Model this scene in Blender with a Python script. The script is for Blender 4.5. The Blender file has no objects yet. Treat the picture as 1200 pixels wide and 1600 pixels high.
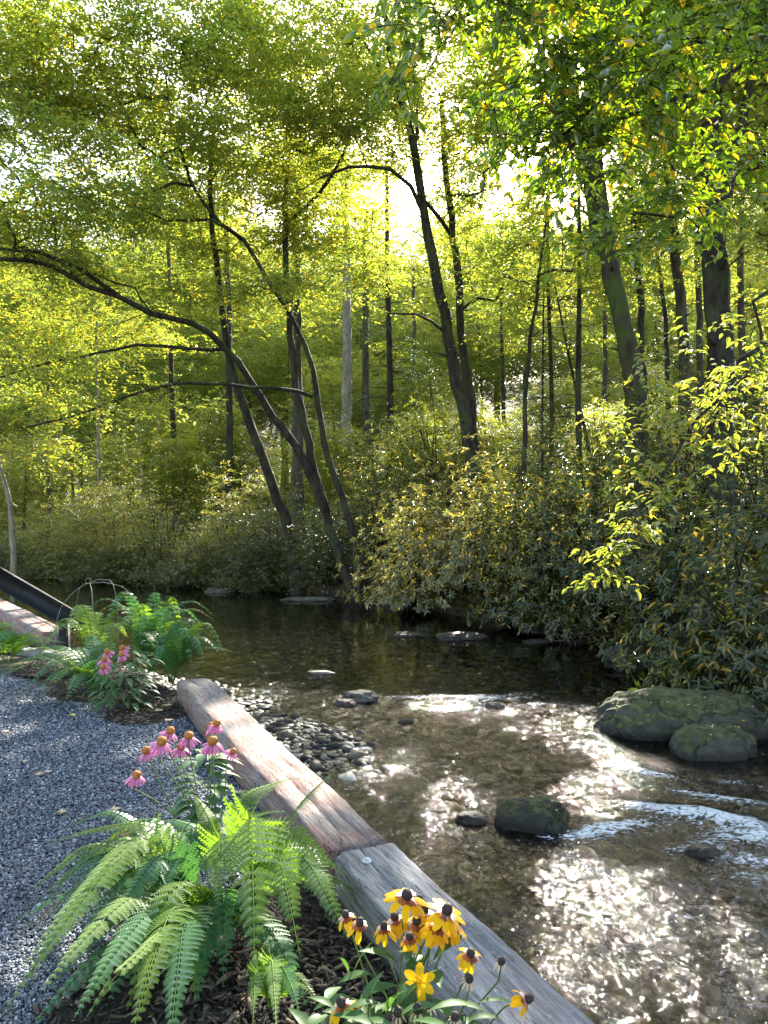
import bpy, math, random
import numpy as np
from mathutils import Vector, Matrix
R = math.radians
rng = np.random.default_rng(7)
random.seed(7)
SC = bpy.context.scene
COL = SC.collection

# ------------------------------------------------------------------ camera, light, exposure
F = 1155.6; PITCH = R(0.84); EYE = np.array([0.0, 0.0, 1.5])
cam = bpy.data.cameras.new('camera'); cam.sensor_fit = 'VERTICAL'; cam.sensor_height = 36; cam.lens = 26.0
cam.clip_start = 0.05; cam.clip_end = 1500
camo = bpy.data.objects.new('camera', cam); COL.objects.link(camo)
camo.location = tuple(EYE); camo.rotation_euler = (R(90) + PITCH, 0, 0)
SC.camera = camo
SUN_EL, SUN_AZ = R(31), R(13)
SDIR = np.array([math.sin(SUN_AZ)*math.cos(SUN_EL), math.cos(SUN_AZ)*math.cos(SUN_EL), math.sin(SUN_EL)])
w = bpy.data.worlds.new("World"); SC.world = w; w.use_nodes = True
nt = w.node_tree; bg = nt.nodes['Background']
sky = nt.nodes.new('ShaderNodeTexSky'); sky.sky_type = 'NISHITA'; sky.sun_disc = False
sky.sun_elevation = SUN_EL; sky.sun_rotation = SUN_AZ
sky.air_density = 1.0; sky.dust_density = 1.2; sky.ozone_density = 1.3
wm = nt.nodes.new('ShaderNodeMix'); wm.data_type = 'RGBA'; wm.blend_type = 'MULTIPLY'; wm.inputs[0].default_value = 1; wm.inputs[7].default_value = (1.10, 1.0, .86, 1)
nt.links.new(sky.outputs[0], wm.inputs[6]); nt.links.new(wm.outputs[2], bg.inputs[0]); bg.inputs[1].default_value = 0.15
sun = bpy.data.lights.new('sun', 'SUN'); sun.energy = 5.0; sun.angle = R(0.5); sun.color = (1.0, 0.94, 0.82)
suno = bpy.data.objects.new('sun', sun); COL.objects.link(suno)
suno.rotation_euler = Vector((-SDIR[0], -SDIR[1], -SDIR[2])).to_track_quat('-Z', 'Y').to_euler()
suno.location = (5, 20, 30)
SC.view_settings.view_transform = 'Standard'; SC.view_settings.look = 'None'
SC.view_settings.exposure = 2.5; SC.view_settings.gamma = 1.0
cy = SC.cycles
cy.max_bounces = 7; cy.diffuse_bounces = 4; cy.glossy_bounces = 3; cy.transmission_bounces = 4; cy.transparent_max_bounces = 8
cy.caustics_reflective = False; cy.caustics_refractive = False; cy.sample_clamp_indirect = 6.0
cy.use_denoising = True

# ------------------------------------------------------------------ helpers
def W(px, py, d):
    """point seen at photo pixel (1200x1600) at distance d forward"""
    u = (px-600)/F; v = -(py-800)/F
    y = math.cos(PITCH) - v*math.sin(PITCH); z = math.sin(PITCH) + v*math.cos(PITCH)
    return np.array([u/y*d, d, EYE[2] + z/y*d])
def G(px, py, z):
    a = W(px, py, 1.0); s = (z-EYE[2])/(a[2]-EYE[2]); return np.array([a[0]*s, s, z])
def norm(a):
    a = np.asarray(a, float); return a/np.maximum(np.linalg.norm(a, axis=-1, keepdims=True), 1e-9)

def link(o, parent=None):
    COL.objects.link(o)
    if parent is not None: o.parent = parent
    return o
def tag(o, label=None, cat=None, group=None, kind=None):
    if label: o['label'] = label
    if cat: o['category'] = cat
    if group: o['group'] = group
    if kind: o['kind'] = kind
    return o
def empty(name, loc, label, cat, group=None):
    o = bpy.data.objects.new(name, None); o.location = tuple(float(x) for x in loc); o.empty_display_size = .1
    link(o); return tag(o, label, cat, group)

class MB:
    """collects numpy verts and faces of mixed size"""
    def __init__(s): s.v = []; s.f = []; s.n = 0; s.attr = []
    def add(s, v, f):
        v = np.asarray(v, np.float32).reshape(-1, 3); f = np.asarray(f, np.int32)
        s.v.append(v); s.f.append(f+s.n); s.n += len(v)
    def data(s, name, origin=(0, 0, 0), smooth=False):
        me = bpy.data.meshes.new(name)
        if not s.v: return me
        v = np.concatenate(s.v) - np.asarray(origin, np.float32)
        me.vertices.add(len(v)); me.vertices.foreach_set('co', v.ravel())
        loops = np.concatenate([f.ravel() for f in s.f]); tot = np.concatenate([np.full(len(f), f.shape[1], np.int32) for f in s.f])
        me.loops.add(len(loops)); me.loops.foreach_set('vertex_index', loops)
        start = np.concatenate([[0], np.cumsum(tot)[:-1]]).astype(np.int32)
        me.polygons.add(len(tot)); me.polygons.foreach_set('loop_start', start)
        if smooth: me.polygons.foreach_set('use_smooth', np.ones(len(tot), bool))
        me.update(calc_edges=True)
        return me
    def build(s, name, mat, parent=None, origin=None, smooth=False):
        if origin is None: origin = tuple(parent.location) if parent is not None else (0, 0, 0)
        me = s.data(name, origin, smooth); me.materials.append(mat)
        o = bpy.data.objects.new(name, me)
        if parent is None: o.location = tuple(float(x) for x in origin)
        return link(o, parent)

def smoothpoly(P, step=0.3, jit=0.0):
    P = np.asarray(P, float); n = len(P)
    if n < 3:
        out = [P[0]]; k = max(1, int(np.linalg.norm(P[1]-P[0])/step))
        return np.array([P[0]+(P[-1]-P[0])*i/k for i in range(k+1)])
    Q = np.vstack([2*P[0]-P[1], P, 2*P[-1]-P[-2]]); out = []
    for i in range(1, n):
        p0, p1, p2, p3 = Q[i-1], Q[i], Q[i+1], Q[i+2]
        k = max(1, int(np.linalg.norm(p2-p1)/step))
        for j in range(k):
            t = j/k
            out.append(.5*((2*p1)+(p2-p0)*t+(2*p0-5*p1+4*p2-p3)*t*t+(3*p1-p0-3*p2+p3)*t**3))
    out.append(P[-1]); out = np.array(out)
    if jit: out[1:-1] += rng.normal(0, jit, (len(out)-2, out.shape[1]))[:, :]
    return out
def tube(mb, P, r, k=6, lump=0.0, cap=True):
    P = np.asarray(P, float); n = len(P); r = np.broadcast_to(np.asarray(r, float), (n,))
    T = norm(np.gradient(P, axis=0)); ref = np.array([0, 0, 1.]) if abs(T[:, 2]).mean() < .8 else np.array([1., 0, 0])
    A = norm(np.cross(T, ref)); B = np.cross(T, A)
    a = np.arange(k)/k*2*math.pi
    rr = r[:, None]*(1+lump*rng.normal(0, 1, (n, k))) if lump else np.repeat(r[:, None], k, 1)
    V = P[:, None]+rr[:, :, None]*(np.cos(a)[None, :, None]*A[:, None]+np.sin(a)[None, :, None]*B[:, None])
    i = np.arange(n-1)[:, None]*k; j = np.arange(k)[None]; j2 = (j+1) % k
    Fq = np.stack([i+j, i+j2, i+k+j2, i+k+j], -1).reshape(-1, 4)
    mb.add(V.reshape(-1, 3), Fq)
    if cap:
        m = mb.n; mb.add(np.vstack([V[-1], P[-1:]+T[-1]*r[-1]*.3]), np.array([[q, (q+1) % k, k] for q in range(k)]))

# leaf templates: length along X, width along Y, normal Z; unit length, width factor applied
def tpl_far():
    return np.array([[0, 0, 0], [.42, .5, .07], [1, 0, -.05], [.42, -.5, .07]]), np.array([[0, 3, 2, 1]])
def tpl_mid():
    return (np.array([[0, 0, 0], [.22, -.40, .08], [.62, -.42, .06], [1, 0, -.10], [.62, .42, .06], [.22, .40, .08]]),
            np.array([[0, 1, 2, 3], [0, 3, 4, 5]]))
def tpl_near():
    m = [[0, 0, 0], [.18, 0, .0], [.42, 0, .01], [.7, 0, -.03], [.88, 0, -.08], [1.0, 0, -.13]]
    s = [[.16, .30, .05], [.40, .50, .08], [.68, .38, .03], [.87, .17, -.05]]
    v = m+s+[[a, -b, c] for a, b, c in s]
    f = []
    for o in (6, 10):
        q = [[0, 1, o, o], [1, 2, o+1, o], [2, 3, o+2, o+1], [3, 4, o+3, o+2], [4, 5, o+3, o+3]]
        f += q
    f3 = []
    for a, b, c, d in f:
        f3.append([a, b, c] if o else None)
        if c != d: f3.append([a, c, d])
    return np.array(v), np.array(f3)
TPL = dict(far=tpl_far(), mid=tpl_mid(), near=tpl_near())

# gaps in the canopy through which the sun reaches chosen spots
HOLES = []
def hole(p, r, t0=1.5): HOLES.append((np.asarray(p, float), r, t0))
def keep_mask(P, strength=.98):
    k = np.ones(len(P), bool)
    for c, r, t0 in HOLES:
        d = P-c; t = d@SDIR; q = np.linalg.norm(d-t[:, None]*SDIR, axis=1)
        rr = r+.007*t
        hit = (t > t0) & (q < rr*(.75+.5*rng.random(len(P))))
        k &= ~(hit & (rng.random(len(P)) < strength))
    return k
def leaves(mb, P, A, N, L, wid, tpl='mid', holes=True):
    P = np.asarray(P, float)
    if holes and HOLES:
        k = keep_mask(P); P = P[k]; A = A[k]; N = N[k]; L = L[k]
    A = norm(A); Y = norm(np.cross(N, A)); Z = np.cross(A, Y)
    tv, tf = TPL[tpl]; n = len(P)
    if n == 0: return
    wd = wid*(.85+.3*rng.random(n))
    V = P[:, None]+L[:, None, None]*(tv[None, :, 0:1]*A[:, None]+(tv[None, :, 1:2]*wd[:, None, None])*Y[:, None]+tv[None, :, 2:3]*Z[:, None])
    Fi = (np.arange(n)*len(tv))[:, None, None]+tf[None]
    mb.add(V.reshape(-1, 3), Fi.reshape(-1, tf.shape[1]))

# ------------------------------------------------------------------ materials
def newmat(name):
    m = bpy.data.materials.new(name); m.use_nodes = True; t = m.node_tree; t.nodes.clear()
    return m, t, t.nodes.new('ShaderNodeOutputMaterial')
def nd(t, typ, **k):
    n = t.nodes.new(typ)
    for a, b in k.items():
        if a in n.inputs.keys() if isinstance(a, str) else False: n.inputs[a].default_value = b
        else: setattr(n, a, b)
    return n
def ramp(t, stops, fac=None, interp='LINEAR'):
    r = t.nodes.new('ShaderNodeValToRGB'); r.color_ramp.interpolation = interp; e = r.color_ramp.elements
    while len(e) < len(stops): e.new(.5)
    for i, (p, c) in enumerate(stops):
        e[i].position = p; e[i].color = (*c, 1) if len(c) == 3 else c
    if fac is not None: t.links.new(fac, r.inputs[0])
    return r
def noise(t, scale, detail=3, rough=.55, vec=None, dist=0.0):
    n = t.nodes.new('ShaderNodeTexNoise'); n.inputs['Scale'].default_value = scale; n.inputs['Detail'].default_value = detail
    n.inputs['Roughness'].default_value = rough; n.inputs['Distortion'].default_value = dist
    if vec is not None: t.links.new(vec, n.inputs['Vector'])
    return n
def mixc(t, fac, a, b, mode='MIX'):
    m = t.nodes.new('ShaderNodeMix'); m.data_type = 'RGBA'; m.blend_type = mode
    for s, v in ((0, fac), (6, a), (7, b)):
        if hasattr(v, 'links'): t.links.new(v, m.inputs[s])
        else: m.inputs[s].default_value = v if s == 0 else ((*v, 1) if len(v) == 3 else v)
    return m.outputs[2]
def leafmat(name, stops, trans=(3.0, 2.6, .8), gloss=.05, fres=.22, rough=.45, tmix=.5, clump=.5, scale=.5):
    m, t, out = newmat(name); L = t.links
    g = t.nodes.new('ShaderNodeNewGeometry')
    r = ramp(t, stops, g.outputs['Random Per Island'])
    n = noise(t, scale, 2, .5, g.outputs['Position'])
    cl = ramp(t, [(.35, (.62, .78, .72)), (.65, (1.25, 1.12, .9))], n.outputs[0])
    c = mixc(t, clump, r.outputs[0], mixc(t, 1.0, r.outputs[0], cl.outputs[0], 'MULTIPLY'))
    d = t.nodes.new('ShaderNodeBsdfDiffuse'); L.new(c, d.inputs[0])
    tr = t.nodes.new('ShaderNodeBsdfTranslucent'); tc = mixc(t, 1.0, c, trans, 'MULTIPLY'); L.new(tc, tr.inputs[0])
    mx = t.nodes.new('ShaderNodeMixShader'); mx.inputs[0].default_value = tmix; L.new(d.outputs[0], mx.inputs[1]); L.new(tr.outputs[0], mx.inputs[2])
    gl = t.nodes.new('ShaderNodeBsdfGlossy'); gl.inputs['Roughness'].default_value = rough; gl.inputs[0].default_value = (1, 1, 1, 1)
    fr = t.nodes.new('ShaderNodeFresnel'); fr.inputs[0].default_value = 1.4
    mm = t.nodes.new('ShaderNodeMath'); mm.operation = 'MULTIPLY_ADD'; L.new(fr.outputs[0], mm.inputs[0]); mm.inputs[1].default_value = fres; mm.inputs[2].default_value = gloss-.04
    m2 = t.nodes.new('ShaderNodeMixShader'); L.new(mm.outputs[0], m2.inputs[0]); L.new(mx.outputs[0], m2.inputs[1]); L.new(gl.outputs[0], m2.inputs[2])
    L.new(m2.outputs[0], out.inputs[0]); return m
def solid(name, stops, scale=8, rough=.8, bump=.3, bscale=None, stretch=(1, 1, 1), coord='Object', spec=.3, island=False, detail=5, bdist=.02):
    m, t, out = newmat(name); L = t.links
    tc = t.nodes.new('ShaderNodeTexCoord'); mp = t.nodes.new('ShaderNodeMapping'); mp.inputs['Scale'].default_value = stretch
    L.new(tc.outputs[coord], mp.inputs[0])
    n = noise(t, scale, detail, .6, mp.outputs[0])
    if island:
        g = t.nodes.new('ShaderNodeNewGeometry'); r = ramp(t, stops, g.outputs['Random Per Island'])
        f = ramp(t, [(.3, (.6, .6, .6)), (.7, (1.2, 1.2, 1.2))], n.outputs[0]); c = mixc(t, 1., r.outputs[0], f.outputs[0], 'MULTIPLY')
    else:
        r = ramp(t, stops, n.outputs[0]); c = r.outputs[0]
    p = t.nodes.new('ShaderNodeBsdfPrincipled'); L.new(c, p.inputs['Base Color']); p.inputs['Roughness'].default_value = rough
    p.inputs['Specular IOR Level'].default_value = spec
    if bump:
        nb = noise(t, bscale or scale*2, 6, .65, mp.outputs[0]); b = t.nodes.new('ShaderNodeBump'); b.inputs['Strength'].default_value = bump; b.inputs['Distance'].default_value = bdist
        L.new(nb.outputs[0], b.inputs['Height']); L.new(b.outputs[0], p.inputs['Normal'])
    L.new(p.outputs[0], out.inputs[0]); return m
M = {}
def bark(name, dark, mid, light, moss=(.05, .07, .02), mossamt=.5, sc=9.):
    m, t, out = newmat(name); L = t.links
    g = t.nodes.new('ShaderNodeNewGeometry'); mp = t.nodes.new('ShaderNodeMapping'); mp.inputs['Scale'].default_value = (1, 1, .22)
    L.new(g.outputs['Position'], mp.inputs[0])
    n = noise(t, sc, 6, .7, mp.outputs[0], .4); r = ramp(t, [(.3, dark), (.5, mid), (.72, light)], n.outputs[0])
    n2 = noise(t, 1.7, 4, .6, g.outputs['Position']); r2 = ramp(t, [(.47, (0, 0, 0)), (.6, (mossamt,)*3)], n2.outputs[0])
    c = mixc(t, r2.outputs[0], r.outputs[0], moss)
    p = t.nodes.new('ShaderNodeBsdfPrincipled'); L.new(c, p.inputs['Base Color']); p.inputs['Roughness'].default_value = .85; p.inputs['Specular IOR Level'].default_value = .25
    b = t.nodes.new('ShaderNodeBump'); b.inputs['Strength'].default_value = 1.0; b.inputs['Distance'].default_value = .09
    L.new(n.outputs[0], b.inputs['Height']); L.new(b.outputs[0], p.inputs['Normal']); L.new(p.outputs[0], out.inputs[0]); return m
M['bark'] = bark('bark_dark', (.006, .005, .004), (.024, .018, .013), (.065, .052, .038))
M['bark_grey'] = bark('bark_grey', (.014, .012, .009), (.05, .043, .033), (.12, .105, .08), mossamt=.35)
M['bark_moss'] = bark('bark_moss', (.012, .010, .005), (.04, .034, .016), (.085, .07, .035), moss=(.05, .07, .012), mossamt=.9)
M['bark_pale'] = bark('bark_pale', (.10, .09, .07), (.24, .21, .16), (.38, .34, .27), mossamt=.2)
YG = [(0, (.070, .098, .030)), (.45, (.102, .135, .038)), (.8, (.14, .162, .044)), (.93, (.19, .17, .04)), (1, (.27, .18, .03))]
M['leaf_green'] = leafmat('leaf_green', YG, trans=(4.0, 3.8, 1.3), tmix=.62)
M['leaf_yellow'] = leafmat('leaf_yellow', [(0, (.095, .13, .034)), (.5, (.14, .17, .045)), (.85, (.19, .19, .05)), (1, (.28, .20, .03))], trans=(3.4, 3.2, 1.0), tmix=.6)
M['leaf_over'] = leafmat('leaf_over', [(0, (.045, .080, .010)), (.55, (.068, .110, .012)), (.92, (.11, .135, .014)), (.96, (.28, .21, .02)), (1, (.35, .22, .03))], trans=(4.0, 3.9, .6), tmix=.6, clump=.3)
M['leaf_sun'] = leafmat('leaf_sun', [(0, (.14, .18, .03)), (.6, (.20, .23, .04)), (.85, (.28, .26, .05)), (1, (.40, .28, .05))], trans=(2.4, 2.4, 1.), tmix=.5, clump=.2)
M['leaf_hemlock'] = leafmat('leaf_hemlock', [(0, (.025, .05, .016)), (1, (.05, .085, .02))], trans=(2., 2., .8), tmix=.35)
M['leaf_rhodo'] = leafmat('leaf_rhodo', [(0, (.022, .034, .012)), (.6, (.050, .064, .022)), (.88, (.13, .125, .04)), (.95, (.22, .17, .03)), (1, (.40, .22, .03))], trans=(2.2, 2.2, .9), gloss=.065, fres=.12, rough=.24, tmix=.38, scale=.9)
M['leaf_rhodo_sunlit'] = leafmat('leaf_rhodo_sunlit', [(0, (.055, .062, .02)), (.55, (.11, .115, .036)), (.82, (.18, .165, .06)), (.95, (.34, .25, .06)), (1, (.48, .31, .07))], trans=(2.2, 2.1, 1.), gloss=.08, fres=.12, rough=.25, tmix=.42, scale=.9)  # lit copy of the rhododendron leaf: sun glow put into yellower, lighter colours
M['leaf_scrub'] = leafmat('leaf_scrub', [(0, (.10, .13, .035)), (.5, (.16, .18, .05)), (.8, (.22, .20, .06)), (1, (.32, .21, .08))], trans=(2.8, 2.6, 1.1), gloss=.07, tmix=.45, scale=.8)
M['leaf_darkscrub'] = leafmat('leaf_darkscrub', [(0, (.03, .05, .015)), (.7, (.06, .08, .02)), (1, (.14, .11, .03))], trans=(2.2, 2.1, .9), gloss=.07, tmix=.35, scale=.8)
M['fern'] = leafmat('fern_green', [(0, (.065, .125, .022)), (1, (.12, .19, .035))], trans=(2.4, 2.4, .8), tmix=.45, clump=.4, scale=6, fres=.06, gloss=.045)
M['fern_pale'] = leafmat('fern_pale', [(0, (.12, .19, .05)), (1, (.20, .27, .09))], trans=(1.8, 1.9, .9), tmix=.4, clump=.4, scale=6, fres=.06, gloss=.045)
M['fern_brown'] = leafmat('fern_brown', [(0, (.12, .10, .03)), (1, (.22, .17, .06))], trans=(1.9, 1.8, .9), tmix=.35, clump=.4, scale=6, fres=.06, gloss=.04)
M['fern_blue'] = leafmat('fern_blue', [(0, (.045, .11, .045)), (1, (.07, .16, .06))], trans=(1.9, 2.2, .9), tmix=.35, clump=.4, scale=6, fres=.06, gloss=.045)
M['plant_leaf'] = leafmat('plant_leaf', [(0, (.05, .11, .045)), (1, (.10, .17, .07))], trans=(1.8, 2.2, .8), tmix=.3, gloss=.06, clump=.4, scale=9)
M['susan_leaf'] = leafmat('susan_leaf', [(0, (.045, .10, .03)), (1, (.09, .16, .055))], trans=(2., 2.2, .8), tmix=.35, fres=.08, gloss=.05, clump=.4, scale=9)
M['pink'] = leafmat('petal_pink', [(0, (.55, .14, .30)), (1, (.72, .27, .46))], trans=(1.1, 1.0, 1.05), tmix=.4, clump=.2, scale=20, fres=.03, gloss=.04)
M['yellow'] = leafmat('petal_yellow', [(0, (.72, .34, .01)), (1, (.85, .48, .015))], trans=(1.05, 1.0, 1.), tmix=.4, clump=.2, scale=20, fres=.03, gloss=.04)
M['stem'] = solid('stem_green', [(.3, (.07, .12, .03)), (.7, (.14, .19, .06))], 20, .6, 0)
M['stem_brown'] = solid('stem_brown', [(.3, (.10, .06, .03)), (.7, (.2, .13, .06))], 20, .7, 0)
M['cone_orange'] = solid('cone_orange', [(.35, (.10, .03, .01)), (.6, (.45, .16, .02))], 260, .7, .6, 300, bdist=.002)
M['cone_dark'] = solid('cone_dark', [(.35, (.012, .008, .008)), (.65, (.05, .03, .025))], 300, .7, .6, 400, bdist=.002)
M['rock'] = solid('rock', [(.3, (.03, .027, .02)), (.5, (.075, .066, .05)), (.72, (.15, .135, .105))], 3, .8, .6, 9, bdist=.05)
M['rock_wet'] = solid('rock_wet', [(.3, (.015, .013, .010)), (.6, (.045, .036, .026)), (.8, (.09, .072, .055))], 4, .6, .8, 14, spec=.25, bdist=.04)
M['cobble'] = solid('cobble', [(0, (.006, .006, .005)), (.45, (.026, .023, .016)), (.7, (.07, .06, .038)), (.86, (.17, .14, .085)), (.95, (.38, .33, .25)), (1, (.6, .56, .48))], 9, .55, .4, 20, island=True, coord='Object')
M['gravel'] = solid('gravel_chips', [(0, (.05, .056, .068)), (.5, (.115, .127, .15)), (.88, (.20, .215, .245)), (1, (.42, .43, .46))], 40, .6, .0, island=True)
M['mulch_chip'] = solid('mulch_chips', [(0, (.02, .014, .01)), (.6, (.055, .04, .03)), (.9, (.12, .09, .06)), (1, (.25, .18, .12))], 40, .85, .0, island=True)
M['dead_leaf'] = solid('dead_leaf', [(.3, (.38, .24, .13)), (.7, (.55, .40, .26))], 30, .7, .2, 60)
M['gold_leaf'] = solid('gold_leaf', [(.3, (.60, .42, .05)), (.7, (.75, .60, .15))], 30, .6, .2, 60)
M['pale_leaf'] = solid('pale_leaf', [(.3, (.55, .50, .32)), (.7, (.72, .66, .48))], 30, .6, .2, 60)
M['steel'] = solid('black_steel', [(.3, (.008, .008, .009)), (.7, (.018, .017, .017))], 12, .45, .15, 60, spec=.15)
M['wire'] = solid('rusty_wire', [(.3, (.14, .11, .09)), (.7, (.26, .23, .19))], 30, .6, .1)
M['zinc'] = solid('zinc', [(.3, (.4, .4, .4)), (.7, (.6, .6, .6))], 90, .4, .1)
WATER = -.60
def mossrock():
    m, t, out = newmat('mossy_rock'); L = t.links
    g = t.nodes.new('ShaderNodeNewGeometry'); n = noise(t, 2.2, 6, .65, g.outputs['Position'])
    rk = ramp(t, [(.3, (.035, .03, .025)), (.7, (.13, .12, .095))], noise(t, 6, 6, .7, g.outputs['Position']).outputs[0])
    ms = ramp(t, [(.36, (.028, .030, .008)), (.5, (.075, .078, .02)), (.64, (.15, .145, .045))], noise(t, 14, 6, .75, g.outputs['Position']).outputs[0])
    sx = t.nodes.new('ShaderNodeSeparateXYZ'); L.new(g.outputs['Normal'], sx.inputs[0])
    a = t.nodes.new('ShaderNodeMath'); a.operation = 'MULTIPLY_ADD'; L.new(sx.outputs[2], a.inputs[0]); a.inputs[1].default_value = .5; L.new(n.outputs[0], a.inputs[2])
    f = ramp(t, [(.55, (0, 0, 0)), (.74, (.95,)*3)], a.outputs[0])
    c = mixc(t, f.outputs[0], rk.outputs[0], ms.outputs[0])
    sz = t.nodes.new('ShaderNodeSeparateXYZ'); L.new(g.outputs['Position'], sz.inputs[0]); wt = t.nodes.new('ShaderNodeMapRange'); wt.inputs[1].default_value = WATER+.03; wt.inputs[2].default_value = WATER+.10; L.new(sz.outputs[2], wt.inputs[0])
    c = mixc(t, wt.outputs[0], mixc(t, 1., c, (.35, .33, .30), 'MULTIPLY'), c)
    p = t.nodes.new('ShaderNodeBsdfPrincipled'); L.new(c, p.inputs['Base Color']); p.inputs['Roughness'].default_value = .8
    b = t.nodes.new('ShaderNodeBump'); b.inputs['Strength'].default_value = 1.; b.inputs['Distance'].default_value = .06
    vo = t.nodes.new('ShaderNodeTexVoronoi'); vo.feature = 'DISTANCE_TO_EDGE'; vo.inputs['Scale'].default_value = 2.1; dn_ = noise(t, 3, 5, .7, g.outputs['Position']); av = t.nodes.new('ShaderNodeVectorMath'); av.operation = 'MULTIPLY_ADD'; L.new(dn_.outputs[1], av.inputs[0]); av.inputs[1].default_value = (.5, .5, .5); L.new(g.outputs['Position'], av.inputs[2]); L.new(av.outputs[0], vo.inputs['Vector'])
    vr = ramp(t, [(0, (0, 0, 0)), (.035, (1, 1, 1))], vo.outputs['Distance']); c = mixc(t, vr.outputs[0], mixc(t, 1., c, (.4, .38, .34), 'MULTIPLY'), c); L.new(c, p.inputs['Base Color'])
    hh_ = t.nodes.new('ShaderNodeMath'); hh_.operation = 'MULTIPLY_ADD'; L.new(vr.outputs[0], hh_.inputs[0]); hh_.inputs[1].default_value = .6; L.new(noise(t, 18, 8, .75, g.outputs['Position']).outputs[0], hh_.inputs[2])
    L.new(hh_.outputs[0], b.inputs['Height']); L.new(b.outputs[0], p.inputs['Normal']); L.new(p.outputs[0], out.inputs[0]); return m
M['mossrock'] = mossrock()
def timbermat(name, cols, red=0.0):
    m, t, out = newmat(name); L = t.links
    tc = t.nodes.new('ShaderNodeTexCoord'); mp = t.nodes.new('ShaderNodeMapping'); mp.inputs['Scale'].default_value = (2.6, 26, 26); L.new(tc.outputs['Object'], mp.inputs[0])
    n = noise(t, 1.6, 8, .7, mp.outputs[0], .6); r = ramp(t, [(.25, cols[0]), (.48, cols[1]), (.75, cols[2])], n.outputs[0])
    big = noise(t, 2.2, 5, .6, tc.outputs['Object']); rb = ramp(t, [(.42, (0, 0, 0)), (.62, (red,)*3)], big.outputs[0])
    c = mixc(t, rb.outputs[0], r.outputs[0], mixc(t, 1., r.outputs[0], (1.25, .72, .62), 'MULTIPLY'))
    mp2 = t.nodes.new('ShaderNodeMapping'); mp2.inputs['Scale'].default_value = (2.2, 26, 26); mp2.inputs['Rotation'].default_value = (0, 0, .03); L.new(tc.outputs['Object'], mp2.inputs[0])
    cr = noise(t, 1.0, 3, .5, mp2.outputs[0], 1.2)
    ck = ramp(t, [(.48, (1, 1, 1)), (.5, (.08, .07, .06)), (.52, (1, 1, 1))], cr.outputs[0]); 
    sp = noise(t, 34, 3, .5, tc.outputs['Object']); spk = ramp(t, [(.66, (1, 1, 1)), (.72, (1.7, 1.65, 1.6))], sp.outputs[0])
    gate = ramp(t, [(.5, (0, 0, 0)), (.6, (.8,)*3)], noise(t, 3.1, 2, .5, tc.outputs['Object']).outputs[0])
    c = mixc(t, gate.outputs[0], c, mixc(t, 1., c, ck.outputs[0], 'MULTIPLY')); c = mixc(t, 1., c, spk.outputs[0], 'MULTIPLY')
    p = t.nodes.new('ShaderNodeBsdfPrincipled'); L.new(c, p.inputs['Base Color']); p.inputs['Roughness'].default_value = .75; p.inputs['Specular IOR Level'].default_value = .3
    b = t.nodes.new('ShaderNodeBump'); b.inputs['Strength'].default_value = .8; b.inputs['Distance'].default_value = .012
    L.new(n.outputs[0], b.inputs['Height']); b2 = t.nodes.new('ShaderNodeBump'); b2.inputs['Strength'].default_value = .7; b2.inputs['Distance'].default_value = .02
    L.new(ck.outputs[0], b2.inputs['Height']); L.new(b.outputs[0], b2.inputs['Normal']); L.new(b2.outputs[0], p.inputs['Normal'])
    L.new(p.outputs[0], out.inputs[0]); return m
M['timber_red'] = timbermat('timber_weathered_red', [(.09, .07, .065), (.17, .145, .13), (.34, .30, .27)], .95)
M['timber_grey'] = timbermat('timber_weathered_grey', [(.08, .075, .075), (.18, .176, .176), (.34, .335, .335)], .25)

# ------------------------------------------------------------------ terrain
NEAR = np.array([[9.0, -15.0], [2.35, -1.8], [.60, 1.88], [-1.48, 6.23], [-2.4, 7.6], [-3.9, 9.1], [-8, 12.5], [-16, 19], [-40, 34]])
FAR = np.array([[16., -12.], [9.6, 2.], [7.4, 6.], [5.0, 10.2], [3.5, 13.3], [1.6, 16.6], [-.7, 20.2], [-4.5, 24.5], [-9, 29], [-16, 34.5], [-40, 50]])
def sdist(X, Y, P):
    best = np.full(X.shape, 1e9); sg = np.ones(X.shape)
    for a, b in zip(P[:-1], P[1:]):
        ab = b-a; L2 = ab@ab; t = np.clip(((X-a[0])*ab[0]+(Y-a[1])*ab[1])/L2, 0, 1)
        dx = X-(a[0]+t*ab[0]); dy = Y-(a[1]+t*ab[1]); d = np.hypot(dx, dy); c = ab[0]*dy-ab[1]*dx
        m = d < best; best = np.where(m, d, best); sg = np.where(m, np.sign(c), sg)
    return best*sg
def vnoise(X, Y, s, seed=0):
    r = np.random.default_rng(seed).random((257, 257)); x = X*s+100.3; y = Y*s+77.1
    xi = np.floor(x).astype(int); yi = np.floor(y).astype(int); fx = x-xi; fy = y-yi; fx = fx*fx*(3-2*fx); fy = fy*fy*(3-2*fy)
    a = r[xi % 256, yi % 256]; b = r[(xi+1) % 256, yi % 256]; c = r[xi % 256, (yi+1) % 256]; d = r[(xi+1) % 256, (yi+1) % 256]
    return (a*(1-fx)+b*fx)*(1-fy)+(c*(1-fx)+d*fx)*fy-.5
def sstep(a, b, x):
    t = np.clip((x-a)/(b-a), 0, 1); return t*t*(3-2*t)
WATER = -.60
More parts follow.
